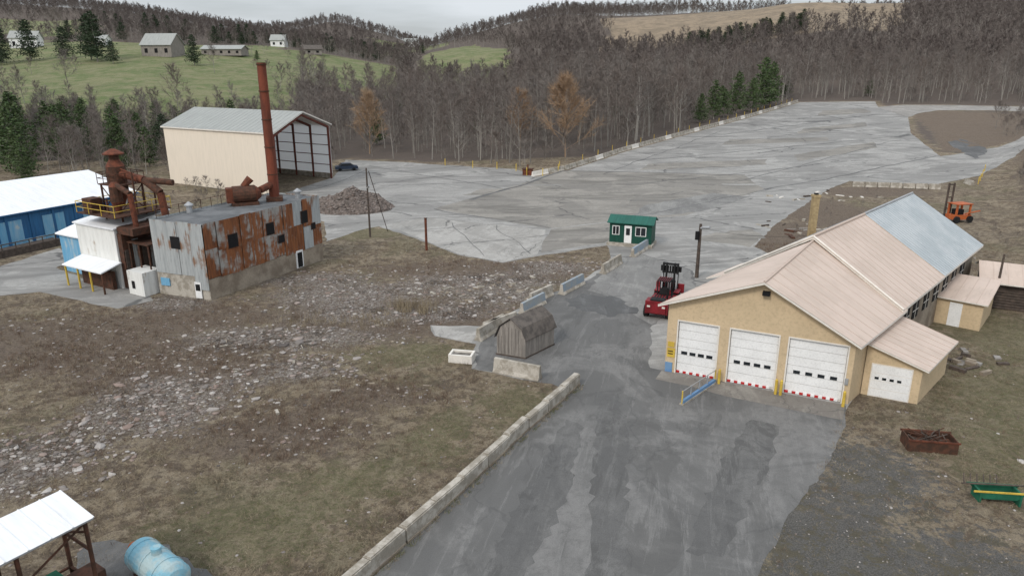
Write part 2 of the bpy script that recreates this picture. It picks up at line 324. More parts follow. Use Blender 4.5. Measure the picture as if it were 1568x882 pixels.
for nm,ch in (('za',(gGreen,gRub,gBr)),('zb',(gField,gTan,gGrav)),('zc',(gFor,gFor,gFor))):
    ca=me.color_attributes.new(nm,'FLOAT_COLOR','POINT'); d=np.ones((nx_*ny_,4))
    for k in range(3): d[:,k]=ch[k].ravel()
    ca.data.foreach_set('color',d.ravel())
me.polygons.foreach_set('use_smooth',[True]*len(fs)); me.update()
gr=bpy.data.objects.new('ground',me); sc.collection.objects.link(gr)
def Tz(x,y):
    i=min(max(np.searchsorted(AX,x)-1,0),nx_-2); j=min(max(np.searchsorted(AY,y)-1,0),ny_-2)
    a=(x-AX[i])/(AX[i+1]-AX[i]); b=(y-AY[j])/(AY[j+1]-AY[j])
    return float((TZ[j,i]*(1-a)+TZ[j,i+1]*a)*(1-b)+(TZ[j+1,i]*(1-a)+TZ[j+1,i+1]*a)*b)
def sheet(name,poly,mat,off,step=2):
    bm=bmesh.new(); pts=[Vector((x,y,0)) for x,y in poly]; vv=[bm.verts.new(p) for p in pts]
    for t in tessellate_polygon([pts]):
        try: bm.faces.new([vv[i] for i in t])
        except Exception: pass
    xs=[p[0] for p in poly]; ys=[p[1] for p in poly]
    if max(ys)>120:
        def cut(co,no): bmesh.ops.bisect_plane(bm,geom=bm.verts[:]+bm.edges[:]+bm.faces[:],plane_co=co,plane_no=no,dist=1e-5)
        x=math.ceil(min(xs)/step)*step
        while x<max(xs): cut((x,0,0),(1,0,0)); x+=step
        y=max(math.ceil(min(ys)/step)*step,112)
        while y<max(ys): cut((0,y,0),(0,1,0)); y+=step
    for v in bm.verts: v.co.z=T(v.co.x,v.co.y)+off+(.02 if v.co.y>125 else 0)
    for f in bm.faces:
        f.normal_update()
        if f.normal.z<0: f.normal_flip()
    m=bpy.data.meshes.new(name); bm.to_mesh(m); bm.free(); m.materials.append(mat); o=bpy.data.objects.new(name,m); sc.collection.objects.link(o); return o
sheet('parking_lot_pavement',P1d,m_lot,0,4)
sheet('plant_driveway_pavement',P2d,m_lot,0.001)
drv=[(3.6,41.7),(.5,36.3),(-2.8,30.1),(-4.9,25.8),(-6,23.6),(-9.4,16.05),(7.7,16.05),(8.2,21),(10.1,24.4),(12.5,28),(16.2,32.4),(19.7,37.8),(20.6,39.8),(10.6,45),(9.6,45.6),(11.3,54),(17,62),(18.5,70),(14.5,77),(11.2,74.5),(9.6,70.6),(6.4,65.2),(1.3,58.5),(-2.0,53.5),(-2.4,50),(-2.6,45.5),(.8,43.7),(2.6,43)]
sheet('driveway_asphalt_surface',dens(drv,.6,.14),m_drive,.004)
m_lt=pave('faded_asphalt',(.23,.225,.215),(.28,.275,.26),(.18,.175,.17),math.radians(14),(1,.3,1),.3,.2,.4,.5)
m_dd=pave('worn_dark_asphalt',(.125,.123,.12),(.16,.157,.152),(.10,.099,.098),math.radians(14),(1,.3,1),0,.2,.5,.5)
sheet('upper_driveway_pavement',dens([(7.0,63.5),(9.8,61),(10.5,56),(11.3,54.2),(16.8,62),(18.3,70),(14.5,76.8),(11.4,74.4),(9.8,70.4)],.8,.25),m_lt,.0075)
sheet('asphalt_repair_strip',dens([(2.0,18),(3.6,18),(6.6,36),(6.8,41.5),(5.4,41.8),(4.8,36)],.5,.22),m_dd,.0072)
sheet('asphalt_repair_strip',dens([(-2.6,20),(-1.0,20),(2.6,30),(4.2,37),(3.2,38),(.8,31)],.5,.25),m_dd,.0074)
sheet('asphalt_repair_strip',dens([(7.5,26),(9.0,25.6),(13.5,33),(15.6,37.2),(14.2,38),(11,33)],.5,.22),m_dd,.0076)
sheet('door_apron_concrete',[(10.3,45.1),(9.6,43.7),(11.8,42.5),(13.4,41.2),(19.6,37.9),(20.6,39.9)],m_apron,.011)
sheet('concrete_pad',dens([(-16.7,92),(-12.1,97.1),(4.3,89.3),(2.8,76.7),(-1,73.4),(-6,77),(-10,82.6)]),m_pad,.005)
sheet('patched_asphalt_area',dens([(-11.4,103.2),(-6.6,111.9),(9.7,140.1),(44.2,135.6),(42.9,120.7),(24.4,98.5),(12.8,94.1),(4.7,90)]),m_mid,.006,4)
sheet('asphalt_patch',dens([(5,89.5),(12.8,93.8),(13.5,88),(10.9,82.2),(3.2,77.5),(3.9,84)]),m_mid,.007)
sheet('old_slab_pavement',[(-6.5,54),(-5.9,51.7),(-3.1,50.2),(-2.4,53.6)],m_pad,.006)
sheet('oil_stain_pavement',dens([(4.8,60.5),(6.5,62.5),(9.5,61.4),(10.8,57.5),(8,56),(5.5,58)],.5,.45),m_dark,.0115)
sheet('dark_stain_pavement',dens([(98,152),(106,176),(112,181),(110,168),(104,158)],2,.6),m_dark,.012)
sheet('dark_stain_pavement',dens([(22,84),(25,87),(31,90),(31,86),(27.5,80)],1,.5),m_mid,.0125)
sheet('faded_patch_pavement',dens([(16,96),(27,101),(38,113),(33,117),(20,106)],1.5,.3),m_lt,.013,4)
for p in ([(60,150),(85,168),(88,176),(62,158)],[(75,190),(100,205),(104,214),(80,200)],[(25,140),(52,146),(54,152),(28,147)],[(96,230),(118,240),(120,250),(104,245)],[(-8,115),(10,116),(12,121),(-5,121)],[(50,172),(78,178),(80,184),(54,180)]): sheet('dark_patch_pavement',dens(p,2,.5),m_mid,.0145,4)
sheet('upper_road_pavement',dens(RDA,3,.4),m_dirtrd,.03,2)
sheet('side_road_pavement',dens(RDB,3,.3),m_dirtrd,.03,2)
for a,b,wd_s in [((-6.6,110.5),(9.7,139.5),.7),((9.7,139.8),(44,135.3),.35),((43,120.7),(92,156),.3),((26,150),(104,188),.35),((34,164),(112,214),.3),((50,185),(122,238),.35),((-11.4,103.2),(4.7,90),.2),((12.8,94),(44,121),.2),((-14,98),(-30,110),.2),((60,200),(100,160),.25),((20,125),(70,150),.25),((-30,150),(0,120),.25),((5,112),(36,108),.2),((-13,88),(-1,93),.1),((-8,81),(4,86),.1),((-8,93.5),(-3,76),.1),((-2,92),(2,77),.1),((20,140),(56,195),.25),((40,128),(96,180),.25),((70,215),(118,232),.3)]:
    a=Vector(a);b=Vector(b);d=(b-a).normalized();q=Vector((-d.y,d.x))*wd_s/2
    up_=[];dn=[];n=int((b-a).length/2.5)
    for i in range(n+1):
        p=a.lerp(b,i/n)+q.normalized()*noise.noise(Vector((i*.35,a.x,0)))*1.1; ww=R(.5,1.2); up_.append((p+q*ww)[:]); dn.append((p-q*ww)[:])
    sheet('pavement_seam',dn+up_[::-1],m_dark,.018,4)
# ------------------------------------------------------------------ instancing
def scatter(name,protos,pts):
    coll=bpy.data.collections.new(name+'_kinds')
    for p in protos: coll.objects.link(p)
    me=bpy.data.meshes.new(name); me.from_pydata([p[0] for p in pts],[],[])
    for an,ty,k in (('rot','FLOAT',1),('scl','FLOAT',2),('idx','INT',3)):
        a=me.attributes.new(an,ty,'POINT'); a.data.foreach_set('value',[p[k] for p in pts])
    o=bpy.data.objects.new(name,me); sc.collection.objects.link(o)
    g=bpy.data.node_groups.new(name,'GeometryNodeTree'); g.interface.new_socket('Geometry',in_out='INPUT',socket_type='NodeSocketGeometry'); g.interface.new_socket('Geometry',in_out='OUTPUT',socket_type='NodeSocketGeometry')
    gi=g.nodes.new('NodeGroupInput'); go=g.nodes.new('NodeGroupOutput'); ip=g.nodes.new('GeometryNodeInstanceOnPoints'); ci=g.nodes.new('GeometryNodeCollectionInfo')
    ci.inputs['Collection'].default_value=coll; ci.inputs['Separate Children'].default_value=True; ci.inputs['Reset Children'].default_value=True
    def at(n,t):
        x=g.nodes.new('GeometryNodeInputNamedAttribute'); x.data_type=t; x.inputs['Name'].default_value=n; return x.outputs['Attribute']
    cx=g.nodes.new('ShaderNodeCombineXYZ'); g.links.new(at('rot','FLOAT'),cx.inputs[2]); er=g.nodes.new('FunctionNodeEulerToRotation'); g.links.new(cx.outputs[0],er.inputs[0])
    L=g.links.new; L(gi.outputs[0],ip.inputs['Points']); L(ci.outputs[0],ip.inputs['Instance']); ip.inputs['Pick Instance'].default_value=True
    L(at('idx','INT'),ip.inputs['Instance Index']); L(er.outputs[0],ip.inputs['Rotation']); L(at('scl','FLOAT'),ip.inputs['Scale']); L(ip.outputs[0],go.inputs[0])
    md=o.modifiers.new('scatter','NODES'); md.node_group=g; return o
def rawobj(name,v,f,mi,mats):
    me=bpy.data.meshes.new(name); me.from_pydata(v,[],f)
    for m in mats: me.materials.append(m)
    me.polygons.foreach_set('material_index',mi); me.update(); return bpy.data.objects.new(name,me)
def bare_tree(name,h=16,seed=0,np_=16,ns=6,nt=8,tw=.075,mt=None,spread=.33,low=.3,tl=1.3,mb=None,up_=.25):
    rg=random.Random(seed); v=[];f=[];mi=[]
    def tube(p,q,r0,r1,n,m):
        d=(q-p).normalized(); u=d.orthogonal().normalized(); w=d.cross(u); i=len(v)
        for c,r in ((p,r0),(q,r1)):
            for k in range(n): t=2*math.pi*k/n; v.append(c+(u*math.cos(t)+w*math.sin(t))*r)
        for k in range(n): f.append((i+k,i+(k+1)%n,i+n+(k+1)%n,i+n+k)); mi.append(m)
    def twig(p,d,l,w):
        u=d.orthogonal().normalized(); a=rg.uniform(0,6.28); s=(u*math.cos(a)+d.cross(u)*math.sin(a))*w/2; i=len(v)
        v.extend([p-s,p+s,p+d*l]); f.append((i,i+1,i+2)); mi.append(1)
    P=[Vector((0,0,-.3))]; n=6; lean=Vector((rg.uniform(-.06,.06),rg.uniform(-.06,.06),0))
    for k in range(1,n+1): P.append(Vector((rg.uniform(-.15,.15)*k*.5,rg.uniform(-.15,.15)*k*.5,h*.93*k/n))+lean*h*k/n)
    r=h*.0115
    for k in range(n): tube(P[k],P[k+1],r*(1-k/n*.9),r*(1-(k+1)/n*.9),4,0)
    for b in range(np_):
        t=low+(1-low)*((b+rg.random())/np_)**.85; x=t*n; k=min(int(x),n-1); p=P[k].lerp(P[k+1],x-k)
        L=h*spread*(1.25-t)*rg.uniform(.7,1.15); a=b*2.4+rg.uniform(-.5,.5); el=rg.uniform(.45,.95)+t*.25
        d=Vector((math.cos(a)*math.cos(el),math.sin(a)*math.cos(el),math.sin(el))); q=p+d*L*.5; d2=(d+Vector((0,0,.25))).normalized(); e=q+d2*L*.5
        rb=r*.38*(1.1-t); tube(p,q,rb,rb*.6,3,0); tube(q,e,rb*.6,rb*.15,3,0)
        for s_ in range(ns):
            u=.25+.75*(s_+rg.random())/ns; pp=p.lerp(q,u*2) if u<.5 else q.lerp(e,u*2-1)
            dd=(d+Vector((rg.gauss(0,.55),rg.gauss(0,.55),rg.gauss(.2,.4)))).normalized(); l2=L*rg.uniform(.3,.55)*(1.2-u*.5); ee=pp+dd*l2
            twig(pp,dd,l2*1.1,rb*.6+.03)
            for w_ in range(nt):
                z=rg.uniform(.1,1.05); d3=(dd+Vector((rg.gauss(0,.6),rg.gauss(0,.6),rg.gauss(up_,.5)))).normalized(); twig(pp.lerp(ee,z),d3,tl*rg.uniform(.5,1.2),tw*rg.uniform(.6,1.3))
    for w_ in range(25): twig(P[-1]-Vector((0,0,rg.uniform(0,h*.12))),Vector((rg.gauss(0,.5),rg.gauss(0,.5),1)).normalized(),tl,tw)
    return rawobj(name,v,f,mi,[mb or m_bark,mt or m_twig])
def pine(name,h=12,seed=0,wid=.28,mat=None,nb=70,full=.1):
    rg=random.Random(seed); B=MB(); mat=mat or m_need; B.cyl((0,0,-.3),(0,0,h*.95),h*.016,h*.003,6,m_bark)
    for b in range(nb):
        t=full+(1-full)*(b/nb); z=t*h; L=h*wid*(1-t)**.6*rg.uniform(.55,1.15)+.25; a=b*2.39996+rg.uniform(-.3,.3); el=rg.uniform(-.12,.35)
        d=Vector((math.cos(a)*math.cos(el),math.sin(a)*math.cos(el),math.sin(el))); p=Vector((0,0,z)); e=p+d*L; B.cyl(p,e,.05,.015,3,m_bark,False)
        for c in range(int(9+L*9)):
            u=rg.uniform(.2,1.03); q=p.lerp(e,u)+Vector((rg.gauss(0,.14*L),rg.gauss(0,.14*L),rg.gauss(0,.09*L)))
            x=Vector((rg.gauss(0,1),rg.gauss(0,1),rg.gauss(0,.5))).normalized()*rg.uniform(.16,.38); y=x.cross(Vector((rg.gauss(0,1),rg.gauss(0,1),rg.gauss(0,1)))).normalized()*rg.uniform(.08,.2)
            B.poly([q-x,q-y,q+x,q+y],mat)
    return B
def asproto(B,name):
    o=B.build(name); sc.collection.objects.unlink(o); return o
NT=8
trees=[bare_tree('bare_tree_%d'%i,h=R(14,17),seed=i,np_=15+i%3,ns=5,nt=8,tw=.065,spread=.27+.03*(i%4),low=.2+.06*(i%3),tl=1.2) for i in range(NT)]
fart=[bare_tree('far_tree_%d'%i,h=R(11,14),seed=30+i,np_=11,ns=4,nt=5,tw=.19,spread=.40,low=.12,tl=1.5,mt=m_farw) for i in range(5)]
brush=[bare_tree('brush_%d'%i,h=5,seed=40+i,np_=12,ns=5,nt=7,tw=.05,spread=.5,low=.05,tl=.8) for i in range(3)]
LB=[(4.4,133.5),(11,140),(16.3,147.9),(26,162.7),(45.1,188.3),(74.1,226.5),(107,273),(136,277)]
PINES=[(-98,141,1.0,0),(-91,133,.9,0),(-94,150,1,1),(-104,152,1.2,0),(-86,126,.6,1),(-83,152,.8,0),(-76,158,.8,2),(-70,156,.6,0),(-88,160,.9,1),(-110,160,1.1,1),(-67,166,.7,0),
  (55,213,.7,0),(61,221,.95,1),(66,228,.7,0),(72,235,1.1,1),(79,242,.9,0),(86,252,1.4,0),(91,259,1.25,1),(-76,140,.5,1),(-64,150,.55,0),(-106,172,.9,0),(-60,176,.8,1)]
CLR=[(x,y,4.5*s) for x,y,s,k in PINES]+[(11.5,155,7.5),(-33,167,6.5),(3,172,4)]
def cleared(x,y):
    for cx,cy,r in CLR:
        if math.hypot(x-cx,y-cy)<r: return True
        if abs(x-cx*(y/cy))<r*.7 and cy-14<y<cy: return True
    return False
def forest_ok(x,y):
    if fields(x,y): return False
    if x<-36.6 : lim=152 if x>-66 else 128
    elif x<4.4: lim=np.interp(x,[-36.6,-23,-11.5,.8,4.4],[160,158,153,145,140])
    elif x<107: lim=np.interp(x,[p[0] for p in LB],[p[1] for p in LB])+4
    elif x<136: lim=281
    elif x<215: lim=268
    else: lim=250
    return y>lim
def useful(x,y,ztop):
    t=(ztop-20)/y
    for k in (.35,.45,.55,.65,.75,.85,.93):
        yy=y*k
        if yy<165 or y-yy<35: continue
        xx=x*k
        if (T(xx,yy)+(8.5 if forest_ok(xx,yy) else 0)-20)/yy>t: return False
    return True
pts=[];bp=[];fp=[]
def sp(y): return 4.5 if y<230 else (5.6 if y<330 else 6.4)
y=126.0
while y<880:
    d=sp(y); x=-.80*y
    while x<.80*y:
        xx=x+R(-.5,.5)*d*1.1; yy=y+R(-.5,.5)*d*1.1; s=xx/yy
        if forest_ok(xx,yy) and not cleared(xx,yy) and R(0,1)<.95:
            hs=1.0
            if s<-.3: hs=.62 if yy<212 else .8
            elif s<-.15: hs=.8
            elif s<.02: hs=.85 if yy<380 else .8
            hs*=R(.72,1.2); z=Tz(xx,yy)
            if useful(xx,yy,z+15*hs):
                if yy<320: pts.append(((xx,yy,z-.2),R(0,6.28),hs,random.randrange(NT)))
                else: fp.append(((xx,yy,z-.2),R(0,6.28),hs*(1.0 if yy<480 else .85),random.randrange(5)))
        if yy<300 and forest_ok(xx+1,yy-1.5) and useful(xx,yy,Tz(xx,yy)+8) and R(0,1)<.4: bp.append(((xx+1,yy-1.5,Tz(xx+1,yy-1.5)-.1),R(0,6.28),R(.5,1.4),random.randrange(3)))
        x+=d
    y+=d
scatter('leafless_forest',trees,pts); scatter('distant_leafless_forest',fart,fp)
def offroad(x,y):
    a=np.array([x]);b=np.array([y]); return min(dist(a,b,P1)[0],dist(a,b,RDA)[0],dist(a,b,RDB)[0])>1.5
for k in range(420):
    yy=R(70,235); xx=.62*yy+11+abs(random.gauss(0,1))*22
    if offroad(xx,yy): bp.append(((xx,yy,Tz(xx,yy)-.1),R(0,6.28),R(.15,.7),random.randrange(3)))
for k in range(60):
    xx=R(-75,-37); yy=R(98,126)
    if yy<127.8-(xx+61)*.6-2: bp.append(((xx,yy,0),R(0,6.28),R(.2,.6),random.randrange(3)))
for k in range(160):
    xx=R(-260,-40); yy=R(212,440)
    if fields(xx,yy) and noise.noise(Vector((xx*.02,yy*.03,0)))>.12: bp.append(((xx,yy,Tz(xx,yy)),R(0,6.28),R(.5,1.8),random.randrange(3)))
for k in range(90):
    xx=R(28,62); yy=R(72,124)
    if offroad(xx,yy): bp.append(((xx,yy,Tz(xx,yy)),R(0,6.28),R(.08,.22),random.randrange(3)))
scatter('leafless_brush',brush,bp)
wl=bare_tree('willow_tree',h=14,seed=91,np_=30,ns=8,nt=18,tw=.06,mt=m_willow,mb=m_willow,spread=.48,low=.10,tl=1.6)
wl2=bare_tree('willow_tree',h=14,seed=95,np_=28,ns=8,nt=18,tw=.06,mt=m_willow,mb=m_willow,spread=.44,low=.10,tl=1.6)
def put(o,x,y,s=1,rz=0,name=None,dz=0):
    c=o.copy()
    if name: c.name=name
    sc.collection.objects.link(c); c.location=(x,y,Tz(x,y)+dz); c.scale=(s,s,s); c.rotation_euler=(0,0,rz); return c
put(wl,11.5,155,1.15,0,'willow_tree'); put(wl2,-33,167,.95,1,'willow_tree'); put(wl2,2,170,.9,2,'willow_tree')
lone=bare_tree('bare_tree',h=9,seed=77,np_=16,ns=6,nt=9,tw=.04,spread=.42,low=.25)
for a in [(131,197,.8,0),(-98,215,1.6,2),(-84,133,1.2,1),(-240,400,2,3),(-60,310,1.2,1),(-78,128,1.1,4),(126,186,.5,1),(-150,250,1.4,5),(-120,300,1.2,2)]: put(lone,*a,'bare_tree')
pn=[asproto(pine('pine_%d'%i,12,200+i,[.36,.31,.36][i],[m_need,m_need,m_needd][i],80),'pine_%d'%i) for i in range(3)]
for x,y,s,k in PINES+[(-137,322,1.05,2),(-183,330,1.75,2),(-189,336,1.6,2),(-206,345,1.2,2),(-172,322,.8,2),(-222,345,1.5,2),(-232,340,1.4,2),(-228,332,.8,2),(-120,352,.4,0),(-243,338,1.3,2)]:
    put(pn[k],x,y,s,R(0,6),'pine_tree')
row=[]
for k in range(34):
    xx=112+k*2.3+R(-1,1); yy=478+R(-5,5)+k*.3; row.append(((xx,yy,Tz(xx,yy)),R(0,6),R(.75,1.1),2))
for k in range(60):
    xx=R(-330,-60); yy=R(440,520)
    if forest_ok(xx,yy): row.append(((xx,yy,Tz(xx,yy)),R(0,6),R(.6,1.0),2))
for k in range(40):
    xx=R(-110,150); yy=R(165,300)
    if forest_ok(xx,yy): row.append(((xx,yy,Tz(xx,yy)),R(0,6),R(.35,.75),k%3))
for k in range(60):
    xx=R(-140,-58); yy=R(145,205)
    if forest_ok(xx,yy): row.append(((xx,yy,Tz(xx,yy)),R(0,6),R(.4,.85),k%2))
scatter('evergreen_stand',[o for o in pn],row)
# ------------------------------------------------------------------ grass and stones
def tuft(name,n,h,sp_,w,mat,seed,lean=.5):
    rg=random.Random(seed); v=[];f=[]
    for k in range(n):
        p=Vector((rg.gauss(0,sp_),rg.gauss(0,sp_),-.02)); a=rg.uniform(0,6.28); s=Vector((math.cos(a),math.sin(a),0))*w/2
        t=p+Vector((rg.gauss(0,lean)*h,rg.gauss(0,lean)*h,h*rg.uniform(.5,1.1))); i=len(v); v+=[p-s,p+s,t]; f.append((i,i+1,i+2))
    return rawobj(name,v,f,[0]*len(f),[mat])
def rock(name,seed,mat=None):
    rg=random.Random(seed); bm=bmesh.new(); bmesh.ops.create_icosphere(bm,subdivisions=1,radius=.5)
    for v in bm.verts: v.co*=rg.uniform(.6,1.15); v.co.x*=1.25; v.co.z*=.55
    me=bpy.data.meshes.new(name); bm.to_mesh(me); bm.free(); me.materials.append(mat or m_stone); return bpy.data.objects.new(name,me)
def bulk(n,x0,x1,y0,y1):
    X=np.random.uniform(x0,x1,n); Y=np.random.uniform(y0,y1,n)
    ok=(np.abs(X)<.76*Y+2); X=X[ok];Y=Y[ok]
    ok=(dist(X,Y,P1)>.12)&(dist(X,Y,P2)>.15)
    for poly in ([(-33,62),(-26.5,60),(-20,75),(-26,77)],[(-47,69.5),(-32,62),(-29,74),(-43,77)],[(10,45),(21,39.5),(45,63),(33,74)],[(22,41.5),(25.3,39.8),(29.5,44.5),(26,46)]): ok&=dist(X,Y,poly)>.3
    return X[ok],Y[ok]
GI=lambda A,X,Y: A[np.clip(np.searchsorted(AY,Y)-1,0,ny_-2),np.clip(np.searchsorted(AX,X)-1,0,nx_-2)]
dry=[];grn=[];st=[];wdp=[]
def proc(X,Y,k=1.0):
    ru=GI(gRub,X,Y);g_=GI(gGreen,X,Y);b_=GI(gBr,X,Y);gv=GI(gGrav,X,Y); U=np.random.rand(len(X))
    for i in range(len(X)):
        x,y=float(X[i]),float(Y[i]); u=U[i]; n=noise.noise(Vector((x*.35,y*.35,3))); n2=noise.noise(Vector((x*.9,y*.9,8))); n3=noise.noise(Vector((x*.2,y*.5,18)))
        z=Tz(x,y)
        if ru[i]+n2*.5+n*.3>.4:
            if u<.38: st.append(((x,y,z),R(0,6),min(.85,R(.06,.2)*(1+random.expovariate(1.5))),random.randrange(5)))
            elif u<.48: dry.append(((x,y,z),R(0,6),R(.4,.9),random.randrange(3)))
            elif u<.60: wdp.append(((x,y,z),R(0,6),R(.3,.9),random.randrange(2)))
        elif gv[i]+n2*.4>.5:
            if u<.12: dry.append(((x,y,z),R(0,6),R(.3,.6),random.randrange(3)))
            elif u<.27: st.append(((x,y,z),R(0,6),R(.04,.1),random.randrange(5)))
        elif g_[i]+n*.5+n2*.6>.6:
            if u<.35: grn.append(((x,y,z),R(0,6),R(.35,.8),random.randrange(2)))
            elif u<.6: dry.append(((x,y,z),R(0,6),R(.3,.7),random.randrange(3)))
        elif b_[i]+n2*.4+n3*.6>.38:
            if u<.34: wdp.append(((x,y,z),R(0,6),R(.4,1.1),random.randrange(2)))
            elif u<.46: dry.append(((x,y,z),R(0,6),R(.4,1),random.randrange(3)))
            elif u<.54: st.append(((x,y,z),R(0,6),R(.06,.3),random.randrange(5)))
        else:
            dn=.48+n2*.6
            if u<dn: dry.append(((x,y,z),R(0,6),R(.35,.85),random.randrange(3)))
            elif u>.96: grn.append(((x,y,z),R(0,6),R(.35,.8),random.randrange(2)))
            elif u>.935: st.append(((x,y,z),R(0,6),R(.05,.2),random.randrange(5)))
            elif u>.84: wdp.append(((x,y,z),R(0,6),R(.3,.8),random.randrange(2)))
X,Y=bulk(66000,-36,42,18,50); proc(X,Y)
X,Y=bulk(40000,-52,56,50,82); proc(X,Y)
scatter('dry_grass',[tuft('dry_%d'%i,10,.2,.17,.032,m_dry,i,.8) for i in range(3)],dry)
scatter('green_grass',[tuft('green_%d'%i,11,.12,.17,.03,m_grass,i+9,.7) for i in range(2)],grn)
scatter('brown_weeds',[tuft('weed_%d'%i,10,.5,.14,.022,m_weed,i+19,.35) for i in range(2)],wdp)
scatter('rubble_stones',[rock('stone_%d'%i,i) for i in range(5)],st)
reed=[((-8.5+random.gauss(0,1.2),58+random.gauss(0,.9),0),R(0,6),R(.7,1.2),0) for _ in range(60)]+[((-14+random.gauss(0,3),55+random.gauss(0,1),0),R(0,6),R(.5,1.0),0) for _ in range(50)]
scatter('dead_reeds',[tuft('reed',14,1.1,.15,.03,m_dry,5,.18)],reed)
# ------------------------------------------------------------------ garage
E=empty('tan_truck_garage')
gL=Vector((10.5,45.1));gR=Vector((20.8,40.0)); Wv=(gR-gL); WL=Wv.length; W=Wv.normalized(); D=Vector((.69,.72)).normalized(); nO=Vector((W.y,-W.x))
F=Fr(gL,W,-nO)
def V3(p,z): return Vector((p[0],p[1],z))
ap=gL+Wv*.53; zl,za,zr=5.0,7.2,4.25
B=MB(); sx=WL/11.5
drs=[(a*sx,b*sx) for a,b in [(.75,3.35),(4.15,7.1),(7.75,11.1)]]
segs=[0]+[v for a,b in drs for v in (a,b)]+[WL]
for k in range(0,len(segs)-1,2):
    a,b=segs[k],segs[k+1]; B.poly([F(a,0,0),F(b,0,0),F(b,0,3.75),F(a,0,3.75)],m_tan)
B.poly([F(0,0,3.75),F(WL,0,3.75),F(WL,0,zr-.1),F(.53*WL,0,za-.1),F(0,0,zl-.1)],m_tan)
for a,b in drs:
    for x in (a,b): B.poly([F(x,0,0),F(x,.3,0),F(x,.3,3.75),F(x,0,3.75)],m_tan)
    B.poly([F(a,0,3.75),F(b,0,3.75),F(b,.3,3.75),F(a,.3,3.75)],m_tan)
e2=gR+D*8.2; l2=gL+D*8.2
B.poly([V3(gR,0),V3(e2,0),V3(e2,4.3),V3(gR,4.15)],m_tan); B.poly([V3(l2,0),V3(gL,0),V3(gL,4.9),V3(l2,4.9)],m_tan)
N=Vector((.72,-.69)).normalized()
rs=Vector((21.9,50.1)); re=Vector((38.0,67.4)); hw=6.0
cr=[rs+N*hw,re+N*hw,re-N*hw,rs-N*hw]
for a,b,m in ((0,1,m_concd),(1,2,m_gsid),(2,3,m_tan)): B.poly([V3(cr[a],0),V3(cr[b],0),V3(cr[b],4.5),V3(cr[a],4.5)],m)
B.poly([V3(cr[1],4.5),V3(cr[2],4.5),V3(re,8.2)],m_gsid); B.poly([V3(cr[3],0),V3(cr[0],0),V3(cr[0],4.5),V3(rs,8.1),V3(cr[3],4.5)],m_tan)
for t in (.12,.22,.34,.46,.58,.7,.82):
    c=cr[0].lerp(cr[1],t); FF=Fr(c,D,N); B.box(FF,-.7,.7,.01,.05,2.2,3.5,m_dk); B.box(FF,-.03,.03,.051,.07,2.2,3.5,m_trim); B.box(FF,-.7,.7,.051,.068,2.8,2.86,m_trim)
B.build('walls',E)
B=MB(); ov=.45
def o(p,zz,dx=0,dy=0): q=Vector(p)+W*dx+D*dy; return Vector((q.x,q.y,zz))
rz1=7.95
fl=o(gL,zl-.12,-ov,-ov-.1); fa=o(ap,za+.08,0,-ov-.1); fr=o(gR,zr-.22,ov,-ov-.1)
bl=o(l2,5.0,-ov,0); ba=V3(rs+Vector((-.2,-.2)),rz1+.1); br=o(e2,4.2,ov,.0)
B.slab([fl,bl,ba,fa],.16,m_proof,m_trim); B.slab([br,fr,fa,ba],.16,m_proof,m_trim)
B.ribs([fl,bl,ba,fa],9,.035,.018,m_prib); B.ribs([br,fr,fa,ba],9,.035,.018,m_prib)
rz=8.35; t1=.44
L=lambda t: rs.lerp(re,t)
def pl(t,sgn): return V3(L(t)+N*sgn*(hw+.55),4.35)
s0,s1=-.02,1.02
for sg in (1,-1):
    for a,b,m in ((s0,t1,m_proof),(t1,s1,m_galv)):
        q=[pl(a,sg),pl(b,sg),V3(L(b),rz),V3(L(a),rz)]
        if m is m_galv: q=[p+Vector((0,0,.06)) for p in q]
        B.slab(q,.18,m,m_trim); B.ribs(q,12 if m is m_proof else 26,.035,.018,m_prib if m is m_proof else m_steel)
B.cyl(V3(L(s0),rz+.03),V3(L(t1),rz+.03),.12,.12,6,m_prib); B.cyl(V3(L(t1),rz+.06),V3(L(s1),rz+.06),.12,.12,6,m_steel); B.cyl(fa+Vector((0,0,.02)),ba+Vector((0,0,.02)),.09,.09,6,m_prib)
B.cyl(V3(L(s0),rz+.05),pl(s0,1)+Vector((0,0,.06)),.08,.08,5,m_trim); B.cyl(V3(L(s0),rz+.05),pl(s0,-1)+Vector((0,0,.06)),.08,.08,5,m_trim)
q=[V3(cr[3]+Vector((-1.8,1.2)),3.6),V3(cr[3]+Vector((-1.8,1.2))+D*6,3.6),V3(cr[3]+D*6.3,4.3),V3(cr[3]+D*.3,4.3)]; B.slab(q,.12,m_proof,m_trim)
B.build('roof',E)
B=MB()
for a,b in drs:
    n=6
    for k in range(n): B.box(F,a+.02,b-.02,.14,.188,.16+3.56*k/n,.16+3.56*(k+1)/n-.03,m_white)
    B.box(F,a+.02,b-.02,.19,.22,.0,3.74,m_trim); w_=(b-a)
    for k in range(4): cx=a+w_*(.18+.215*k); B.box(F,cx-.2,cx+.2,.118,.139,1.38,1.6,m_glass)
    for x in (a-.09,b): B.box(F,x,x+.09,-.03,.138,0,3.84,m_trim)
    B.box(F,a,b,-.03,.138,3.75,3.84,m_trim)
    k=0; x=a+.02
    while x<b-.3: B.box(F,x,x+.22,.08,.135,.02,.16,m_redw if k%2==0 else m_white); x+=.225; k+=1
B.build('doors',E)
B=MB()
lo_=Vector((22.3,41.5)); lc=Vector((25.1,40.0)); ld=D*6.3; lr=lo_+ld; lcr=lc+ld
B.poly([V3(lo_,0),V3(lc,0),V3(lc,2.45),V3(lo_,3.45)],m_tan); B.poly([V3(lc,0),V3(lcr,0),V3(lcr,2.45),V3(lc,2.45)],m_tan); B.poly([V3(lcr,0),V3(lr,0),V3(lr,3.45),V3(lcr,2.45)],m_tan)
ow=(lc-lo_).normalized()
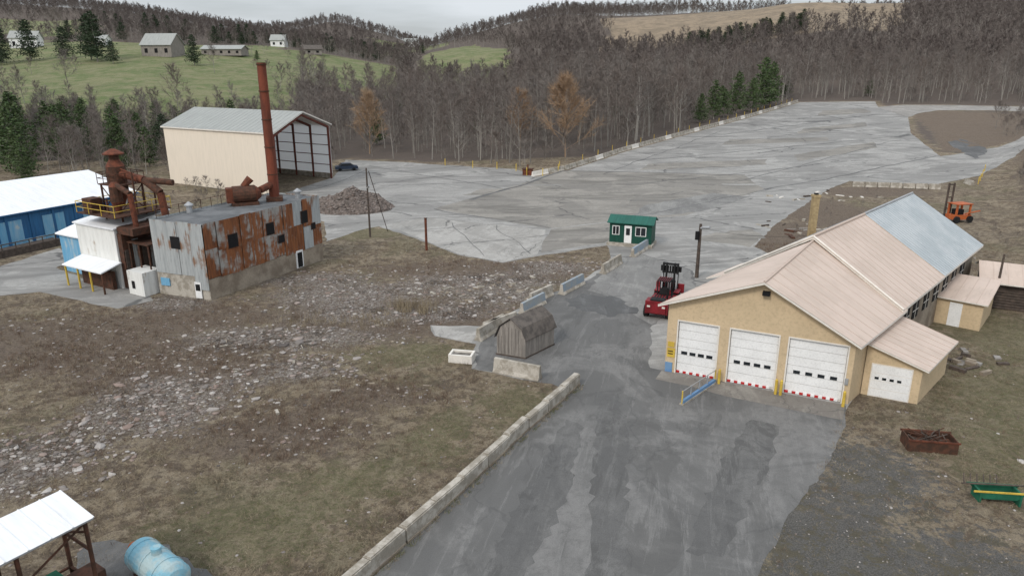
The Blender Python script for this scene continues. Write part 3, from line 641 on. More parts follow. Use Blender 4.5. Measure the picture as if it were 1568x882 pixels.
q=[V3(lc+ow*.4-D*.35,2.38),V3(lcr+ow*.4+D*.2,2.38),V3(lr+D*.2,3.62),V3(lo_-D*.35,3.62)]; B.slab(q,.12,m_proof,m_trim); B.ribs(q,8,.035,.018,m_prib)
LF=Fr(lo_,ow,(-ow.y,ow.x)); LW=(lc-lo_).length
for k in range(4): B.box(LF,.45,LW-.55,-.05,-.041,.05+k*.53,.05+(k+1)*.53-.03,m_white)
B.box(LF,.38,LW-.48,-.04,-.003,.0,2.22,m_trim)
for k in range(4): B.box(LF,.65+k*.42,.88+k*.42,-.07,-.051,1.2,1.36,m_glass)
B.build('side_annex',E)
B=MB()
B.box(F,.53*WL-.25,.53*WL+.2,-.35,0,6.35,6.6,m_dk); B.box(F,.1,.62,-.05,-.004,1.1,1.75,m_yel); B.box(F,.12,.55,-.06,-.004,1.85,2.2,m_yel); B.box(F,.02,.5,-.06,-.004,0,.7,m_blp)
B.box(F,.16,.5,-.07,-.052,1.5,1.56,m_dk);B.box(F,.16,.5,-.07,-.052,1.32,1.38,m_dk)
B.box(F,WL-.35,WL-.15,-.12,-.003,1.3,1.7,m_steel)
B.build('wall_lamp_and_signs',E)
def bollard(p,h=1.1,r=.11,m=m_yel):
    B=MB(); z=Tz(*p); B.cyl((p[0],p[1],z-.1),(p[0],p[1],z+h),r,r,10,m); B.cyl((p[0],p[1],z+h),(p[0],p[1],z+h+.06),r,r*.5,10,m); return B.build('bollard')
for xx in (3.75*sx,7.3*sx,7.6*sx,11.25*sx): q=F(xx,-.5,0); bollard((q.x,q.y),1.0,.09)
B=MB(); a=Vector((10.5,39.9)); b=Vector((13.4,43.1)); d=(b-a).normalized(); RF=Fr(a,d)
B.box(RF,0,(b-a).length,-.08,.08,0,.3,m_blp); B.box(RF,-.05,(b-a).length,-.14,.14,0,.1,m_conc)
for t in (0,.25,.5,.75,1): p=a.lerp(b,t); B.cyl((p.x,p.y,0),(p.x,p.y,.95),.045,.045,8,m_yel if t in(0,1) else m_steel)
B.cyl(V3(a,.92),V3(b,.92),.03,.03,6,m_steel); B.build('ramp_guard_rail')
B=MB(); CF=Fr((29.9,69.5),(1,0)); B.box(CF,-.3,.3,-.3,.3,0,7.7,m_brick); B.box(CF,-.36,.36,-.36,.36,7.7,7.95,m_brick); B.box(CF,-.16,.16,-.16,.16,7.95,8.1,m_dk); B.build('brick_chimney')
# small sheds
E=empty('small_tan_shed'); B=MB()
s0_=Vector((34.4,55.0)); s1_=Vector((36.9,52.7)); dd=Vector((3.6,4.2)); F2=Fr(s0_,s1_-s0_,dd); wl_=(s1_-s0_).length; dl=dd.length
B.box(F2,0,wl_,0,dl,-.1,2.2,m_tan); B.build('walls',E)
B=MB(); q=[F2(-.3,-.3,2.28),F2(wl_+.3,-.3,2.28),F2(wl_+.3,dl+.3,2.9),F2(-.3,dl+.3,2.9)]; B.slab(q,.1,m_proof,m_trim); B.ribs(q,5,.035,.018,m_prib); B.build('roof',E)
B=MB(); B.box(F2,1.1,2.0,-.05,-.003,0,1.95,m_white); B.build('door',E)
E=empty('long_log_shed'); F3=Fr((40.5,58.6),(1,-.55)); B=MB()
for k in range(9): B.cyl(F3(0,.1,.2+k*.24),F3(14,.1,.2+k*.24),.13,.13,6,m_pole)
B.box(F3,0,14,.25,5,0,2.4,m_wood); B.build('log_walls',E)
B=MB(); q=[F3(-.3,-.5,2.45),F3(14.4,-.5,2.45),F3(14.4,3,3.5),F3(-.3,3,3.5)]; B.slab(q,.12,m_proof,m_trim); B.ribs(q,14,.035,.018,m_prib); q=[F3(14.4,5.9,2.6),F3(-.3,5.9,2.6),F3(-.3,3,3.5),F3(14.4,3,3.5)]; B.slab(q,.12,m_proof,m_trim); B.build('roof',E)
E=empty('gambrel_storage_shed'); G0=Vector((-1.1,48.0)); gx=Vector((2.05,-.85)); gy=Vector((2.1,2.6)); F4=Fr(G0,gx,gy); w=gx.length; l=3.5
B=MB(); prof_=[(0,0),(0,1.35),(.32,2.15),(w/2,2.75),(w-.32,2.15),(w,1.35),(w,0)]
for yy in (0,l): B.poly([F4(x,yy,z+.1) for x,z in prof_],m_wood)
for x in (0,w): B.poly([F4(x,0,.1),F4(x,l,.1),F4(x,l,1.45),F4(x,0,1.45)],m_wood)
for k in range(8): B.box(F4,.13+k*.26,.145+k*.26,-.015,-.003,.15,1.5+ (.7 if 1<k<6 else 0),m_pole)
for x in (.55,w-.55): B.box(F4,x-.03,x+.03,-.04,-.003,.15,2.1,m_wood)
B.box(F4,-.05,w+.05,-.05,l+.05,0,.1,m_pole); B.build('walls',E)
B=MB(); pr=[(-.12,1.3),(.26,2.2),(w/2,2.86),(w-.26,2.2),(w+.12,1.3)]
for k in range(4):
    (x0,z0),(x1,z1)=pr[k],pr[k+1]; B.slab([F4(x0,-.15,z0+.12),F4(x0,l+.15,z0+.12),F4(x1,l+.15,z1+.12),F4(x1,-.15,z1+.12)],.06,m_shing)
B.build('roof',E)
E=empty('green_office_booth'); F5=Fr((11.4,81.4),(4.6,-1.7)); w,l=4.9,2.7
B=MB(); B.box(F5,-.2,w+.2,-.4,l+.2,0,.35,m_conc); B.box(F5,0,w,0,l,.35,2.75,m_grn)
B.poly([F5(0,0,2.75),F5(0,l,2.75),F5(0,l/2,3.25)],m_grn);B.poly([F5(w,0,2.75),F5(w,l,2.75),F5(w,l/2,3.25)],m_grn); B.build('walls',E)
B=MB(); B.slab([F5(-.25,-.3,2.72),F5(w+.25,-.3,2.72),F5(w+.25,l/2,3.38),F5(-.25,l/2,3.38)],.08,m_grnr); B.slab([F5(w+.25,l+.3,2.72),F5(-.25,l+.3,2.72),F5(-.25,l/2,3.38),F5(w+.25,l/2,3.38)],.08,m_grnr); B.build('roof',E)
B=MB(); B.box(F5,1.75,2.6,-.05,-.003,.37,2.4,m_white); B.box(F5,1.95,2.4,-.07,-.051,1.3,2.1,m_glass)
for a_,b_ in ((.4,1.1),(3.1,4.2)): B.box(F5,a_-.08,b_+.08,-.04,-.003,1.25,2.33,m_white); B.box(F5,a_,b_,-.06,-.041,1.33,2.25,m_glass); B.box(F5,(a_+b_)/2-.03,(a_+b_)/2+.03,-.075,-.061,1.33,2.25,m_white)
B.build('door_and_windows',E)
# ------------------------------------------------------------------ concrete barriers
def jersey(a,b,name='jersey_barrier',h=.82,m=None,wb=.3,wt=.09,blue=False):
    a=Vector(a);b=Vector(b); d=(b-a); Ln=d.length; f=Fr(a,d); B=MB(); m=m or m_conc
    pr=[(-wb,0),(-wb,.08),(-wb*.6,.3),(-wt,h),(wt,h),(wb*.6,.3),(wb,.08),(wb,0)]
    P=lambda x,p: f(x,p[0],p[1]+T(*(a+d*(x/Ln)))-.01)
    for k in range(len(pr)-1): B.poly([P(.02,pr[k]),P(Ln-.02,pr[k]),P(Ln-.02,pr[k+1]),P(.02,pr[k+1])],m_blc if blue and k in(2,3,4) else m)
    for x in (.02,Ln-.02): B.poly([P(x,p) for p in pr],m)
    return B.build(name)
for a,b in [((-1.2,45.1),(1.9,43.6)),((-2.6,50.6),(-.7,54.1)),((.8,56.7),(2.8,59.8)),((4.5,62.1),(6.8,65.7)),((9.1,68.9),(11.5,73.1)),((13.2,75.6),(15.7,80.1)),((-2.2,52.0),(.3,54.6)),((1.6,59.4),(3.6,62.2))]: jersey(a,b,h=1.0,wb=.36,wt=.12,blue=a[0] in(.8,4.5,13.2))
WP=[(4.3,43.0),(3.9,42.3),(2.7,40.2),(1.5,38.1),(.4,36.2),(-.6,34.3),(-1.75,32.2),(-3,29.9),(-4.05,28),(-5.15,26),(-6.4,23.8),(-7.6,21.6),(-8.8,19.5),(-10,17.3)]
WE=empty('concrete_block_wall'); B=MB()
cum=[Vector(p) for p in WP]; segl=2.35
def along(s_):
    for k in range(len(cum)-1):
        l=(cum[k+1]-cum[k]).length
        if s_<=l: return cum[k].lerp(cum[k+1],s_/l)
        s_-=l
    return None
s_=0
while along(s_+segl):
    a=along(s_)+Vector((R(-.06,.06),R(-.06,.06)));b=along(s_+segl-.07)+Vector((R(-.03,.03),0)); f=Fr(a,b-a); Ln=(b-a).length; h=.78+R(-.05,.05)
    for x0,x1,y,z0,z1 in ((0,Ln,.22,0,h-.06),(.05,Ln-.05,.17,h-.06,h)): B.box(f,x0,x1,-y,y,z0,z1,m_conc)
    B.box(f,0,Ln,-.26,.26,-.1,.12,m_concd); s_+=segl
B.build('blocks',WE)
wg=[]
for k in range(700):
    s_=R(0,29); p=along(s_)
    if p is None: continue
    sd=R(.25,.55)*(1 if R(0,1)<.35 else -1.3); wg.append(((p.x+sd*.88,p.y-sd*.47,0),R(0,6),R(.25,.8),random.randrange(2)))
scatter('wall_edge_grass',[tuft('edge_%d'%i,12,.28,.12,.03,[m_dry,m_grass][i],i+70,.5) for i in range(2)],wg)
E=empty('concrete_planter'); B=MB(); f=Fr((-4.5,46.5),(1.75,-.35)); w,l=1.7,1.1
for x0,x1,y0,y1 in ((0,w,0,.15),(0,w,l-.15,l),(0,.15,.15,l-.15),(w-.15,w,.15,l-.15)): B.box(f,x0,x1,y0,y1,0,.6,m_trim)
B.box(f,.15,w-.15,.15,l-.15,.3,.45,m_rock); B.build('box',E)
k=0
for (a,b) in zip(LB[:-2],LB[1:-1]):
    a=Vector(a);b=Vector(b);n=int((b-a).length/3.3)
    for i in range(n):
        p=a.lerp(b,i/n)+Vector((-.6,.6));q=a.lerp(b,(i+.93)/n)+Vector((-.6,.6)); jersey(p[:],q[:],h=.9,m=m_conc if k%5 else m_trim)
        if k%2==0: bollard(((p.x-1.0),(p.y+1.0)),1.5,.07)
        k+=1
for i in range(7):
    a=Vector((59.2,123.4)).lerp(Vector((73,120.6)),i/7);b=a+Vector((1.8,-.36)); jersey(a[:],b[:],h=.9)
for i in range(4): bollard((82+i*3,125+i*4.2),1.3,.07)
jersey((80.6,124.2),(80.9,127))
for p in [(0.8,140),(-3,143),(-8,146),(5.8,134.5),(9,139),(-14,150)]: bollard(p,1.4,.08)
# ------------------------------------------------------------------ poles
def pole(p,h,r=.13,m=None):
    B=MB(); m=m or m_pole; B.cyl((p[0],p[1],-.3),(p[0],p[1],h),r,r*.7,8,m); return B
B=pole((-17.4,85.3),8.4,.13); B.cyl((-17.2,85.6,8.0),(-15.8,88.5,0),.05,.05,5,m_pole); B.cyl((-17.4,85.3,6),(-17.0,84.6,6.4),.12,.12,6,m_steel); B.build('utility_pole')
B=pole((18.3,67.7),5.4,.2); B.cyl((18.3,67.7,5.0),(19.0,67.0,5.2),.14,.14,8,m_steel); B.cyl((18.0,67.5,3.9),(18.0,67.5,4.7),.22,.22,8,m_dk); B.build('utility_pole')
pole((41.7,58.4),4.8,.12).build('utility_pole')
B=MB(); B.cyl((-9.7,78.5,-.2),(-9.7,78.5,3.7),.14,.14,10,m_rusts); B.cyl((-9.7,78.5,3.7),(-9.7,78.5,3.76),.18,.18,10,m_rustd); B.build('rusty_steel_post')
B=MB()
def wire(a,b,sag):
    a=Vector(a);b=Vector(b);pr=a
    for k in range(1,13):
        t=k/12; p=a.lerp(b,t)-Vector((0,0,sag*4*t*(1-t))); B.cyl(pr,p,.012,.012,3,m_dk,False); pr=p
wire((18.3,67.7,5.1),(22,52,7.9),.4); wire((-17.4,85.3,8.2),(-24,74,7.2),.5); B.build('overhead_cable')
# ------------------------------------------------------------------ rusty building
E=empty('rusty_corrugated_building'); rl=Vector((-32.4,62.5)); rc=Vector((-26.9,60.5)); rr=Vector((-20.4,74.5)); rb=rl+(rr-rc)
B=MB(); FL_=Fr(rl,rc-rl,rr-rc); FRt=Fr(rc,rr-rc,(rl-rc)); wl_=(rc-rl).length; wr=(rr-rc).length
def wall(a,b,z0,z1,m): B.poly([V3(a,z0),V3(b,z0),V3(b,z1),V3(a,z1)],m)
wall(rl,rc,0,2.2,m_conc); wall(rc,rr,0,1.9,m_concd); wall(rr,rb,0,1.9,m_concd); wall(rb,rl,0,1.9,m_concd)
n=11
for k in range(n):
    a=rc.lerp(rr,k/n); b=rc.lerp(rr,(k+1)/n); off=Vector((.03,-.014))*(1+(k%2)*1.4); zm=R(4.2,4.8)
    wall(a+off,b+off,1.85+R(-.15,.12),zm,m_rust if k not in(9,) else m_gsid); off*=1.5; wall(a+off,b+off,zm-.15,6.95+R(-.08,.12),m_rust if k not in (8,10) else m_gsid)
for k in range(4):
    a=rl.lerp(rc,k/4); b=rl.lerp(rc,(k+1)/4); off=Vector((-.01,-.03))*(1+(k%2)*1.4); wall(a+off,b+off,2.1 if k<3 else .9,6.9+R(-.05,.1),m_gsid)
wall(rr,rb,1.9,7,m_gsid); wall(rb,rl,1.9,7,m_gsid)
B.build('walls',E)
B=MB(); B.poly([V3(p,6.85) for p in (rl,rc,rr,rb)],m_tar); B.build('roof',E)
B=MB()
for x,z0,w_,h_ in ((2.6,4.2,1.1,1.2),(7.4,4.4,1.0,1.1),(12.4,4.6,.9,1.2),(8.9,3.3,.8,.7),(13.8,3.7,.6,.6)): B.box(FRt,x,x+w_,-.16,-.13,z0,z0+h_,m_dk); B.box(FRt,x-.06,x+w_+.06,-.129,-.115,z0-.06,z0+h_+.06,m_rustd)
B.box(FRt,11.2,12.2,-.1,-.003,.1,1.9,m_white); B.box(FRt,11.35,12.05,-.12,-.101,.15,1.7,m_dk)
B.box(FL_,2.2,3.2,-.12,-.09,4.5,5.6,m_dk); B.box(FL_,4.3,5.0,-.13,-.1,.1,1.6,m_white); B.box(FL_,4.4,4.9,-.15,-.131,.8,1.4,m_dk); B.box(FL_,.4,1.4,-.1,-.003,.9,1.6,m_ltbl)
B.build('openings',E)
B=MB(); sx_,sy_=-24.3,72.3
B.cyl((sx_,sy_,6.8),(sx_,sy_,20.3),.5,.43,20,m_stack)
for z in (9.5,12.2,14.9,17.6,20.1): B.cyl((sx_,sy_,z),(sx_,sy_,z+.1),.52,.52,20,m_rustd)
B.cyl((sx_,sy_,20.3),(sx_,sy_,20.32),.38,.38,16,m_dk); B.box(Fr((sx_,sy_),(1,.3)),-.8,.8,-.8,.8,6.86,7.3,m_rustd); B.build('smoke_stack',E)
B=MB()
q=Vector((-26.3,70.2)); B.cyl((q.x-1.2,q.y-.6,7.9),(q.x+.7,q.y+.3,7.9),.85,.85,16,m_rustd); B.cyl((q.x+.7,q.y+.3,7.9),(q.x+1.2,q.y+.55,7.9),.85,.4,16,m_rusts); B.cyl((q.x+1.2,q.y+.5,8.2),(sx_,sy_,8.6),.35,.35,10,m_rusts)
B.box(Fr(q[:],(.9,.45)),-1.5,1.0,-.8,.8,6.86,7.15,m_rustd); B.box(Fr((q.x-.9,q.y-.5),(.9,.45)),-.9,-.2,-.5,.5,7.15,8.6,m_rusts); B.cyl((q.x-.3,q.y-.1,8.6),(q.x+.4,q.y+.3,9.4),.3,.4,10,m_rusts)
for x,y in ((-30.3,66),(-22.3,73.6)): B.cyl((x,y,6.85),(x,y,7.5),.28,.28,10,m_steel); B.cyl((x,y,7.5),(x,y,7.62),.42,.42,10,m_steel); B.cyl((x,y,7.62),(x,y,7.9),.4,.05,10,m_steel)
for t in np.linspace(.05,.95,12): p=rl.lerp(rb,t); B.cyl(V3(p,6.9),V3(p,7.8),.03,.03,4,m_rustd)
B.cyl(V3(rl,7.75),V3(rb,7.75),.025,.025,4,m_rustd); B.build('roof_equipment',E)
# annex
E=empty('white_and_blue_plant_annex'); aW=Vector((.86,-.5)); aD=Vector((.42,.907))
FA=Fr((-42.0,67.2),aW,aD); B=MB()
B.box(FA,0,6.2,0,6,0,5.6,m_wsid); B.box(FA,6.2,6.9,.2,5.5,0,5.2,m_rustd)
for k in range(6): B.box(FA,6.91,7.0,.3+k*.9,.9+k*.9,.4+R(0,1),4.8-R(0,1.5),m_gsid if k%2 else m_pole)
B.box(FA,-4.8,-.02,.8,6,0,3.9,m_ltbl); B.box(FA,8.1,10.4,-.6,1.4,0,2.2,m_wsid); B.box(FA,8.7,9.1,-.65,-.603,.6,1.3,m_dk)
B.build('walls',E)
B=MB(); B.slab([FA(-5.0,.5,3.95),FA(0,.5,3.95),FA(0,6.2,5.3),FA(-5.0,6.2,5.3)],.12,m_wroof); B.slab([FA(-.2,-.2,5.75),FA(6.4,-.2,5.75),FA(6.4,6.2,6.5),FA(-.2,6.2,6.5)],.12,m_wroof)
B.slab([FA(.3,-2.2,2.1),FA(6.6,-2.2,2.1),FA(6.6,-.02,2.6),FA(.3,-.02,2.6)],.1,m_wroof)
for x in (.5,2.5,4.5,6.4): B.cyl(FA(x,-2.0,0),FA(x,-2.0,2.0),.09,.09,6,m_yel if x<5 else m_rustd)
B.box(FA,1.0,5.9,-.8,-.4,0,1.7,m_rustd); B.build('roofs',E)
E=empty('dust_collector_tower'); B=MB(); tc=FA(4.0,2.6,0)
def rail(F_,x0,x1,y0,y1,z,m):
    c=[F_(x0,y0,z),F_(x1,y0,z),F_(x1,y1,z),F_(x0,y1,z)]
    for k in range(4):
        a,b=c[k],c[(k+1)%4]; up=Vector((0,0,1.05)); B.cyl(a+up,b+up,.035,.035,5,m); B.cyl(a+up*.5,b+up*.5,.03,.03,5,m)
        for t in (0,.33,.66): p=a.lerp(b,t); B.cyl(p,p+up,.035,.035,5,m)
B.box(FA,1.2,7.2,-.3,5.8,6.75,6.85,m_rustd); rail(FA,1.2,7.2,-.3,5.8,6.85,m_yel)
B.box(FA,2.6,5.6,1.4,4.4,9.3,9.4,m_rustd); rail(FA,2.6,5.6,1.4,4.4,9.4,m_rustd)
for x,y in ((2.8,1.6),(5.4,1.6),(5.4,4.2),(2.8,4.2)): B.cyl(FA(x,y,5.5),FA(x,y,9.3),.1,.1,5,m_rustd)
for a,b in (((2.8,1.6),(5.4,1.6)),((5.4,1.6),(5.4,4.2))): B.cyl(FA(*a,6.9),FA(*b,9.2),.05,.05,4,m_rustd); B.cyl(FA(*b,6.9),FA(*a,9.2),.05,.05,4,m_rustd)
up=lambda z:Vector((0,0,z)); c=tc
B.cyl(c+up(7.2),c+up(8.6),.3,.85,14,m_rusts); B.cyl(c+up(8.6),c+up(11),.85,.85,14,m_rustd); B.cyl(c+up(11),c+up(11.6),.85,.45,14,m_rusts); B.cyl(c+up(11.6),c+up(12.1),.45,.45,12,m_rustd); B.cyl(c+up(12.1),c+up(12.2),.95,.95,14,m_rusts); B.cyl(c+up(12.2),c+up(12.6),.95,.2,14,m_rusts)
c2=FA(5.6,1.2,0); B.cyl(c2+up(6.9),c2+up(8.0),.2,.55,12,m_rusts); B.cyl(c2+up(8),c2+up(9.4),.55,.55,12,m_rustd); B.cyl(c2+up(9.4),c2+up(9.8),.55,.3,12,m_rusts)
B.cyl(c+up(10.4),FA(7.6,3.0,9.9),.36,.36,12,m_rusts); B.cyl(FA(7.6,3,9.9),FA(9.2,3.4,8.8),.36,.36,12,m_rustd); B.cyl(FA(9.2,3.4,8.8),FA(9.5,3.5,6.0),.34,.34,12,m_rusts)
B.cyl(FA(7.6,3,9.9),FA(10.2,4.2,9.7),.28,.28,10,m_rustd); B.cyl(c2+up(9.6),FA(7.8,1.2,8.9),.25,.25,10,m_rustd); B.cyl(FA(7.8,1.2,8.9),FA(8.0,1.2,5.2),.25,.25,10,m_rusts); B.box(FA,6.4,8.8,.2,3.4,5.25,5.9,m_rustd)
B.box(FA,2.0,3.4,-.1,1.1,6.9,8.2,m_rustd); B.cyl(FA(1.9,4.6,6.5),FA(1.9,4.6,10.2),.14,.14,8,m_steel); B.box(FA,7.6,9.6,2.8,4.6,5.2,6.0,m_rustd)
B.box(FA,6.95,10.1,.6,5,4.4,4.5,m_rustd)
for x in (7.1,8.6,10.0): B.cyl(FA(x,.7,0),FA(x,.7,4.4),.08,.08,5,m_rustd); B.cyl(FA(x,4.9,0),FA(x,4.9,5.2),.08,.08,5,m_rustd)
for x,y,zt in ((2.3,3.5,9.0),(5.9,3.8,8.6),(4.9,.6,8.3),(7.0,2.2,10.6),(6.3,4.8,9.6)): B.cyl(FA(x,y,6.85),FA(x,y,zt),.09,.09,6,m_rustd)
B.cyl(FA(2.3,3.5,9.0),FA(4.0,2.6,9.6),.09,.09,6,m_rusts); B.cyl(FA(7.0,2.2,10.6),FA(4.6,2.6,10.8),.07,.07,6,m_rusts)
B.build('ducts_and_cyclones',E)
E=empty('blue_warehouse'); bd=Vector((.42,.907)); FB=Fr((-66,58.5),bd,(-bd.y,bd.x)); BL=38.5
B=MB(); B.box(FB,0,BL,0,18,0,1.0,m_ltbl); B.box(FB,0,BL,.02,17.98,1.0,4.1,m_blue)
for xx in (0,BL): B.poly([FB(xx,0.02,4.1),FB(xx,17.98,4.1),FB(xx,9,6.3)],m_blue)
B.build('walls',E); B=MB(); q=[FB(-.3,-.5,4.15),FB(BL+.3,-.5,4.15),FB(BL+.3,9,6.5),FB(-.3,9,6.5)]; B.slab(q,.15,m_wroof,m_blue); B.ribs(q,38,.04,.02,m_wroof); q=[FB(BL+.3,18.5,4.15),FB(-.3,18.5,4.15),FB(-.3,9,6.5),FB(BL+.3,9,6.5)]; B.slab(q,.15,m_wroof,m_blue); B.build('roof',E)
B=MB()
for k in range(14): B.box(FB,k*2.7+.2,k*2.7+.5,-.1,-.003,0,4.0,m_blue)
for k in range(4): B.box(FB,16+k*5,18.6+k*5,-.06,-.004,.9,3.3,m_ltbl)
B.build('wall_posts',E)
E=empty('loading_dock_rail'); B=MB(); B.box(FB,6,26,-2.6,-1.2,0,.8,m_pole)
for k in range(14): B.cyl(FB(6+k*1.5,-2.6,0),FB(6+k*1.5,-2.6,1.5),.06,.06,5,m_pole)
B.cyl(FB(6,-2.6,1.45),FB(25.5,-2.6,1.45),.06,.06,5,m_pole); B.build('rail',E)
# ------------------------------------------------------------------ hangar
E=empty('cream_open_storage_building'); hl=Vector((-61.3,127.8));hm=Vector((-37.9,114.3));hr=Vector((-33.5,133.3));hb=hl+(hr-hm); hz=9.9; hzr=12.7
B=MB()
def thick(a,b,z0,z1,m,mi_,t=.2):
    d=(b-a).normalized(); n_=Vector((-d.y,d.x))*t; B.poly([V3(a,z0),V3(b,z0),V3(b,z1),V3(a,z1)],m); B.poly([V3(a+n_,z0),V3(b+n_,z0),V3(b+n_,z1),V3(a+n_,z1)],mi_)
    B.poly([V3(a,z0),V3(a+n_,z0),V3(a+n_,z1),V3(a,z1)],m);B.poly([V3(b,z0),V3(b+n_,z0),V3(b+n_,z1),V3(b,z1)],m)
thick(hl,hm,0,hz,m_cream,m_cream)
B.poly([V3(hr,.9),V3(hb,.9),V3(hb,hz-.1),V3(hr,hz-.1)],m_trans)
cm=(hl+hb)/2; om=(hm+hr)/2
B.poly([V3(hb,0),V3(hl,0),V3(hl,hz),V3(cm,hzr-.1),V3(hb,hz)],m_cream)
B.build('walls',E)
B=MB(); fw=(hm-hl).normalized()*.5; sd=(hr-hm).normalized()*.3
q=[V3(hl-fw-sd,hz),V3(hm+fw-sd,hz),V3(om+fw,hzr),V3(cm-fw,hzr)]; B.slab(q,.2,m_groof,m_trim); B.ribs(q,26,.04,.03,m_groof)
q=[V3(hr+fw+sd,hz),V3(hb-fw+sd,hz),V3(cm-fw,hzr),V3(om+fw,hzr)]; B.slab(q,.2,m_groof,m_trim)
B.build('roof',E)
B=MB(); nf=7
for k in range(nf):
    t=(k+.02)/(nf-1+.04); off=(hm-hl)*t
    A_=V3(hl+off+ (hr-hm).normalized()*.45,0); B_=V3(hb+off-(hr-hm).normalized()*.45,0); C_=(A_+B_)/2
    for P_ in (A_,B_): B.cyl(P_,P_+up(hz-.4),.2,.26,4,m_frame)
    B.cyl(A_+up(hz-.5),C_+up(hzr-.6),.26,.2,4,m_frame); B.cyl(B_+up(hz-.5),C_+up(hzr-.6),.26,.2,4,m_frame)
for z in (2.5,4.3,6.1,7.9):
    a=hr-(hr-hm).normalized()*.3; b=hb-(hr-hm).normalized()*.3; B.cyl(V3(a,z),V3(b,z),.09,.09,4,m_frame); a=hm+(hr-hm).normalized()*.3; b=hl+(hr-hm).normalized()*.3; B.cyl(V3(a,z),V3(b,z),.09,.09,4,m_frame)
B.build('steel_frame',E)
B=MB(); thick(hr+Vector((0.02,0.02)),hb+Vector((0.02,0.02)),0,.85,m_conc,m_conc,.4); B.build('footing',E)
# ------------------------------------------------------------------ gravel pile
bm=bmesh.new(); bmesh.ops.create_grid(bm,x_segments=70,y_segments=70,size=1)
for v in bm.verts:
    x,y=v.co.x*6.2,v.co.y*5.6; r=math.hypot(v.co.x,v.co.y); a=noise.noise(Vector((x*.3,y*.3,5)))*.25
    z=max(0,3.2*(1-max(0,r+a)**1.15))+noise.fractal(Vector((x*1.3,y*1.3,0)),.7,2,5)*.4*(1 if r<.95 else 0)
    v.co=Vector((x,y,z-.05 if r<.97 else -.05))
me=bpy.data.meshes.new('gravel_pile'); bm.to_mesh(me); bm.free(); me.materials.append(M('gravel_pile_stone',(.20,.165,.145),(.09,.075,.066),2.5,.95,.8)); pg=bpy.data.objects.new('gravel_pile',me); pg.location=(-23.5,104,0); sc.collection.objects.link(pg)
m_pst=inst_mat('pile_stone',[(.22,.185,.165),(.30,.26,.235),(.13,.11,.10),(.2,.15,.125)])
pr_=[]
for k in range(900):
    a=R(0,6.28); r=math.sqrt(R(0,1)); x,y=r*6.0*math.cos(a),r*5.4*math.sin(a); z=max(0,3.2*(1-max(0,r+noise.noise(Vector((x*.3,y*.3,5)))*.25)**1.15)); pr_.append(((-23.5+x,104+y,z),R(0,6),R(.15,.5),random.randrange(3)))
scatter('gravel_pile_rocks',[rock('pile_stone_%d'%i,i+50,m_pst) for i in range(3)],pr_)
# ------------------------------------------------------------------ forklift
E=empty('red_container_forklift'); FK=Fr((10.9,55.9),(.92,-.4),(.4,.92),0,.82)
B=MB(); B.box(FK,.15,2.45,0,1.3,.55,1.85,m_red); B.box(FK,.35,2.25,-.22,0,.7,1.6,m_red); B.box(FK,.45,2.15,1.3,3.0,.8,1.7,m_red); B.box(FK,.6,2.0,.2,1.1,1.85,2.0,m_black)
B.box(FK,.5,2.1,3.0,6.1,.7,1.3,m_black); B.box(FK,.1,.5,2.9,4.6,.8,1.35,m_red); B.box(FK,2.1,2.5,2.9,4.6,.8,1.35,m_red); B.cyl(FK(2.0,1.8,1.7),FK(2.0,1.8,2.9),.07,.07,8,m_dk)
for x in (.0,2.05): B.box(FK,x,x+.55,4.7,6.0,1.5,1.62,m_red)
for x in (.4,1.9): B.box(FK,x,x+.3,-.24,-.221,1.3,1.48,m_trim)
for k in range(5): B.box(FK,.6+k*.28,.72+k*.28,1.5,2.8,1.701,1.74,m_black)
B.build('chassis',E)
B=MB()
for x in (.65,1.85):
    for y in (3.0,4.35): B.box(FK,x,x+.1,y,y+.1,1.3,3.15,m_black)
B.box(FK,.6,2.0,2.95,4.5,3.15,3.2,m_black)
for k in range(7): B.box(FK,.65+k*.2,.69+k*.2,2.95,4.5,3.2,3.26,m_red)
B.box(FK,.95,1.65,3.1,3.6,1.5,1.75,m_black); B.box(FK,.95,1.65,3.02,3.15,1.75,2.4,m_black); B.box(FK,.76,1.84,4.3,4.34,1.3,1.9,m_red); B.cyl(FK(1.3,4.2,1.9),FK(1.3,3.95,2.2),.04,.04,6,m_black); B.cyl(FK(1.3,3.96,2.18),FK(1.3,3.93,2.22),.2,.2,12,m_black)
B.build('open_cab',E)
B=MB()
for x,y,r in ((.0,5.35,.75),(2.15,5.35,.75),(-.02,.75,.6),(2.2,.75,.6)):
    B.cyl(FK(x-.02,y,r),FK(x+.42,y,r),r*.82,r*.82,20,m_black); B.cyl(FK(x-.04,y,r),FK(x+.44,y,r),r*.38,r*.38,12,m_red)
B.build('wheels',E)
B=MB()
for x in (.45,.8,1.65,2.0): B.box(FK,x,x+.16,6.2,6.55,.3,4.3,m_black)
for z in (.6,2.2,3.2,4.1): B.box(FK,.45,2.16,6.25,6.5,z,z+.18,m_black)
B.box(FK,-.2,2.8,6.6,6.85,1.0,2.0,m_red); B.box(FK,.2,2.4,6.6,6.75,3.3,3.9,m_black)
for x in (.3,2.1): B.box(FK,x,x+.22,6.85,8.8,1.0,1.1,m_black)
for x in (.5,2.05): B.cyl(FK(x,5.9,1.3),FK(x,6.3,3.2),.08,.08,8,m_steel)
for x in (1.15,1.4): B.cyl(FK(x,6.35,.6),FK(x,6.35,4.1),.04,.04,8,m_steel)
B.build('mast',E)
E=empty('parked_car'); FC=Fr((-35.0,141.8),(1,.35)); B=MB(); mcar=M('dark_blue_car_paint',(.03,.05,.09),rough=.3,spec=.6)
pr=[(0,.35),(.05,.9),(.75,1.02),(1.3,1.5),(3.0,1.52),(3.7,1.02),(4.4,.9),(4.5,.35)]
for y in (0,1.8): B.poly([FC(x,y,z) for x,z in pr],mcar)
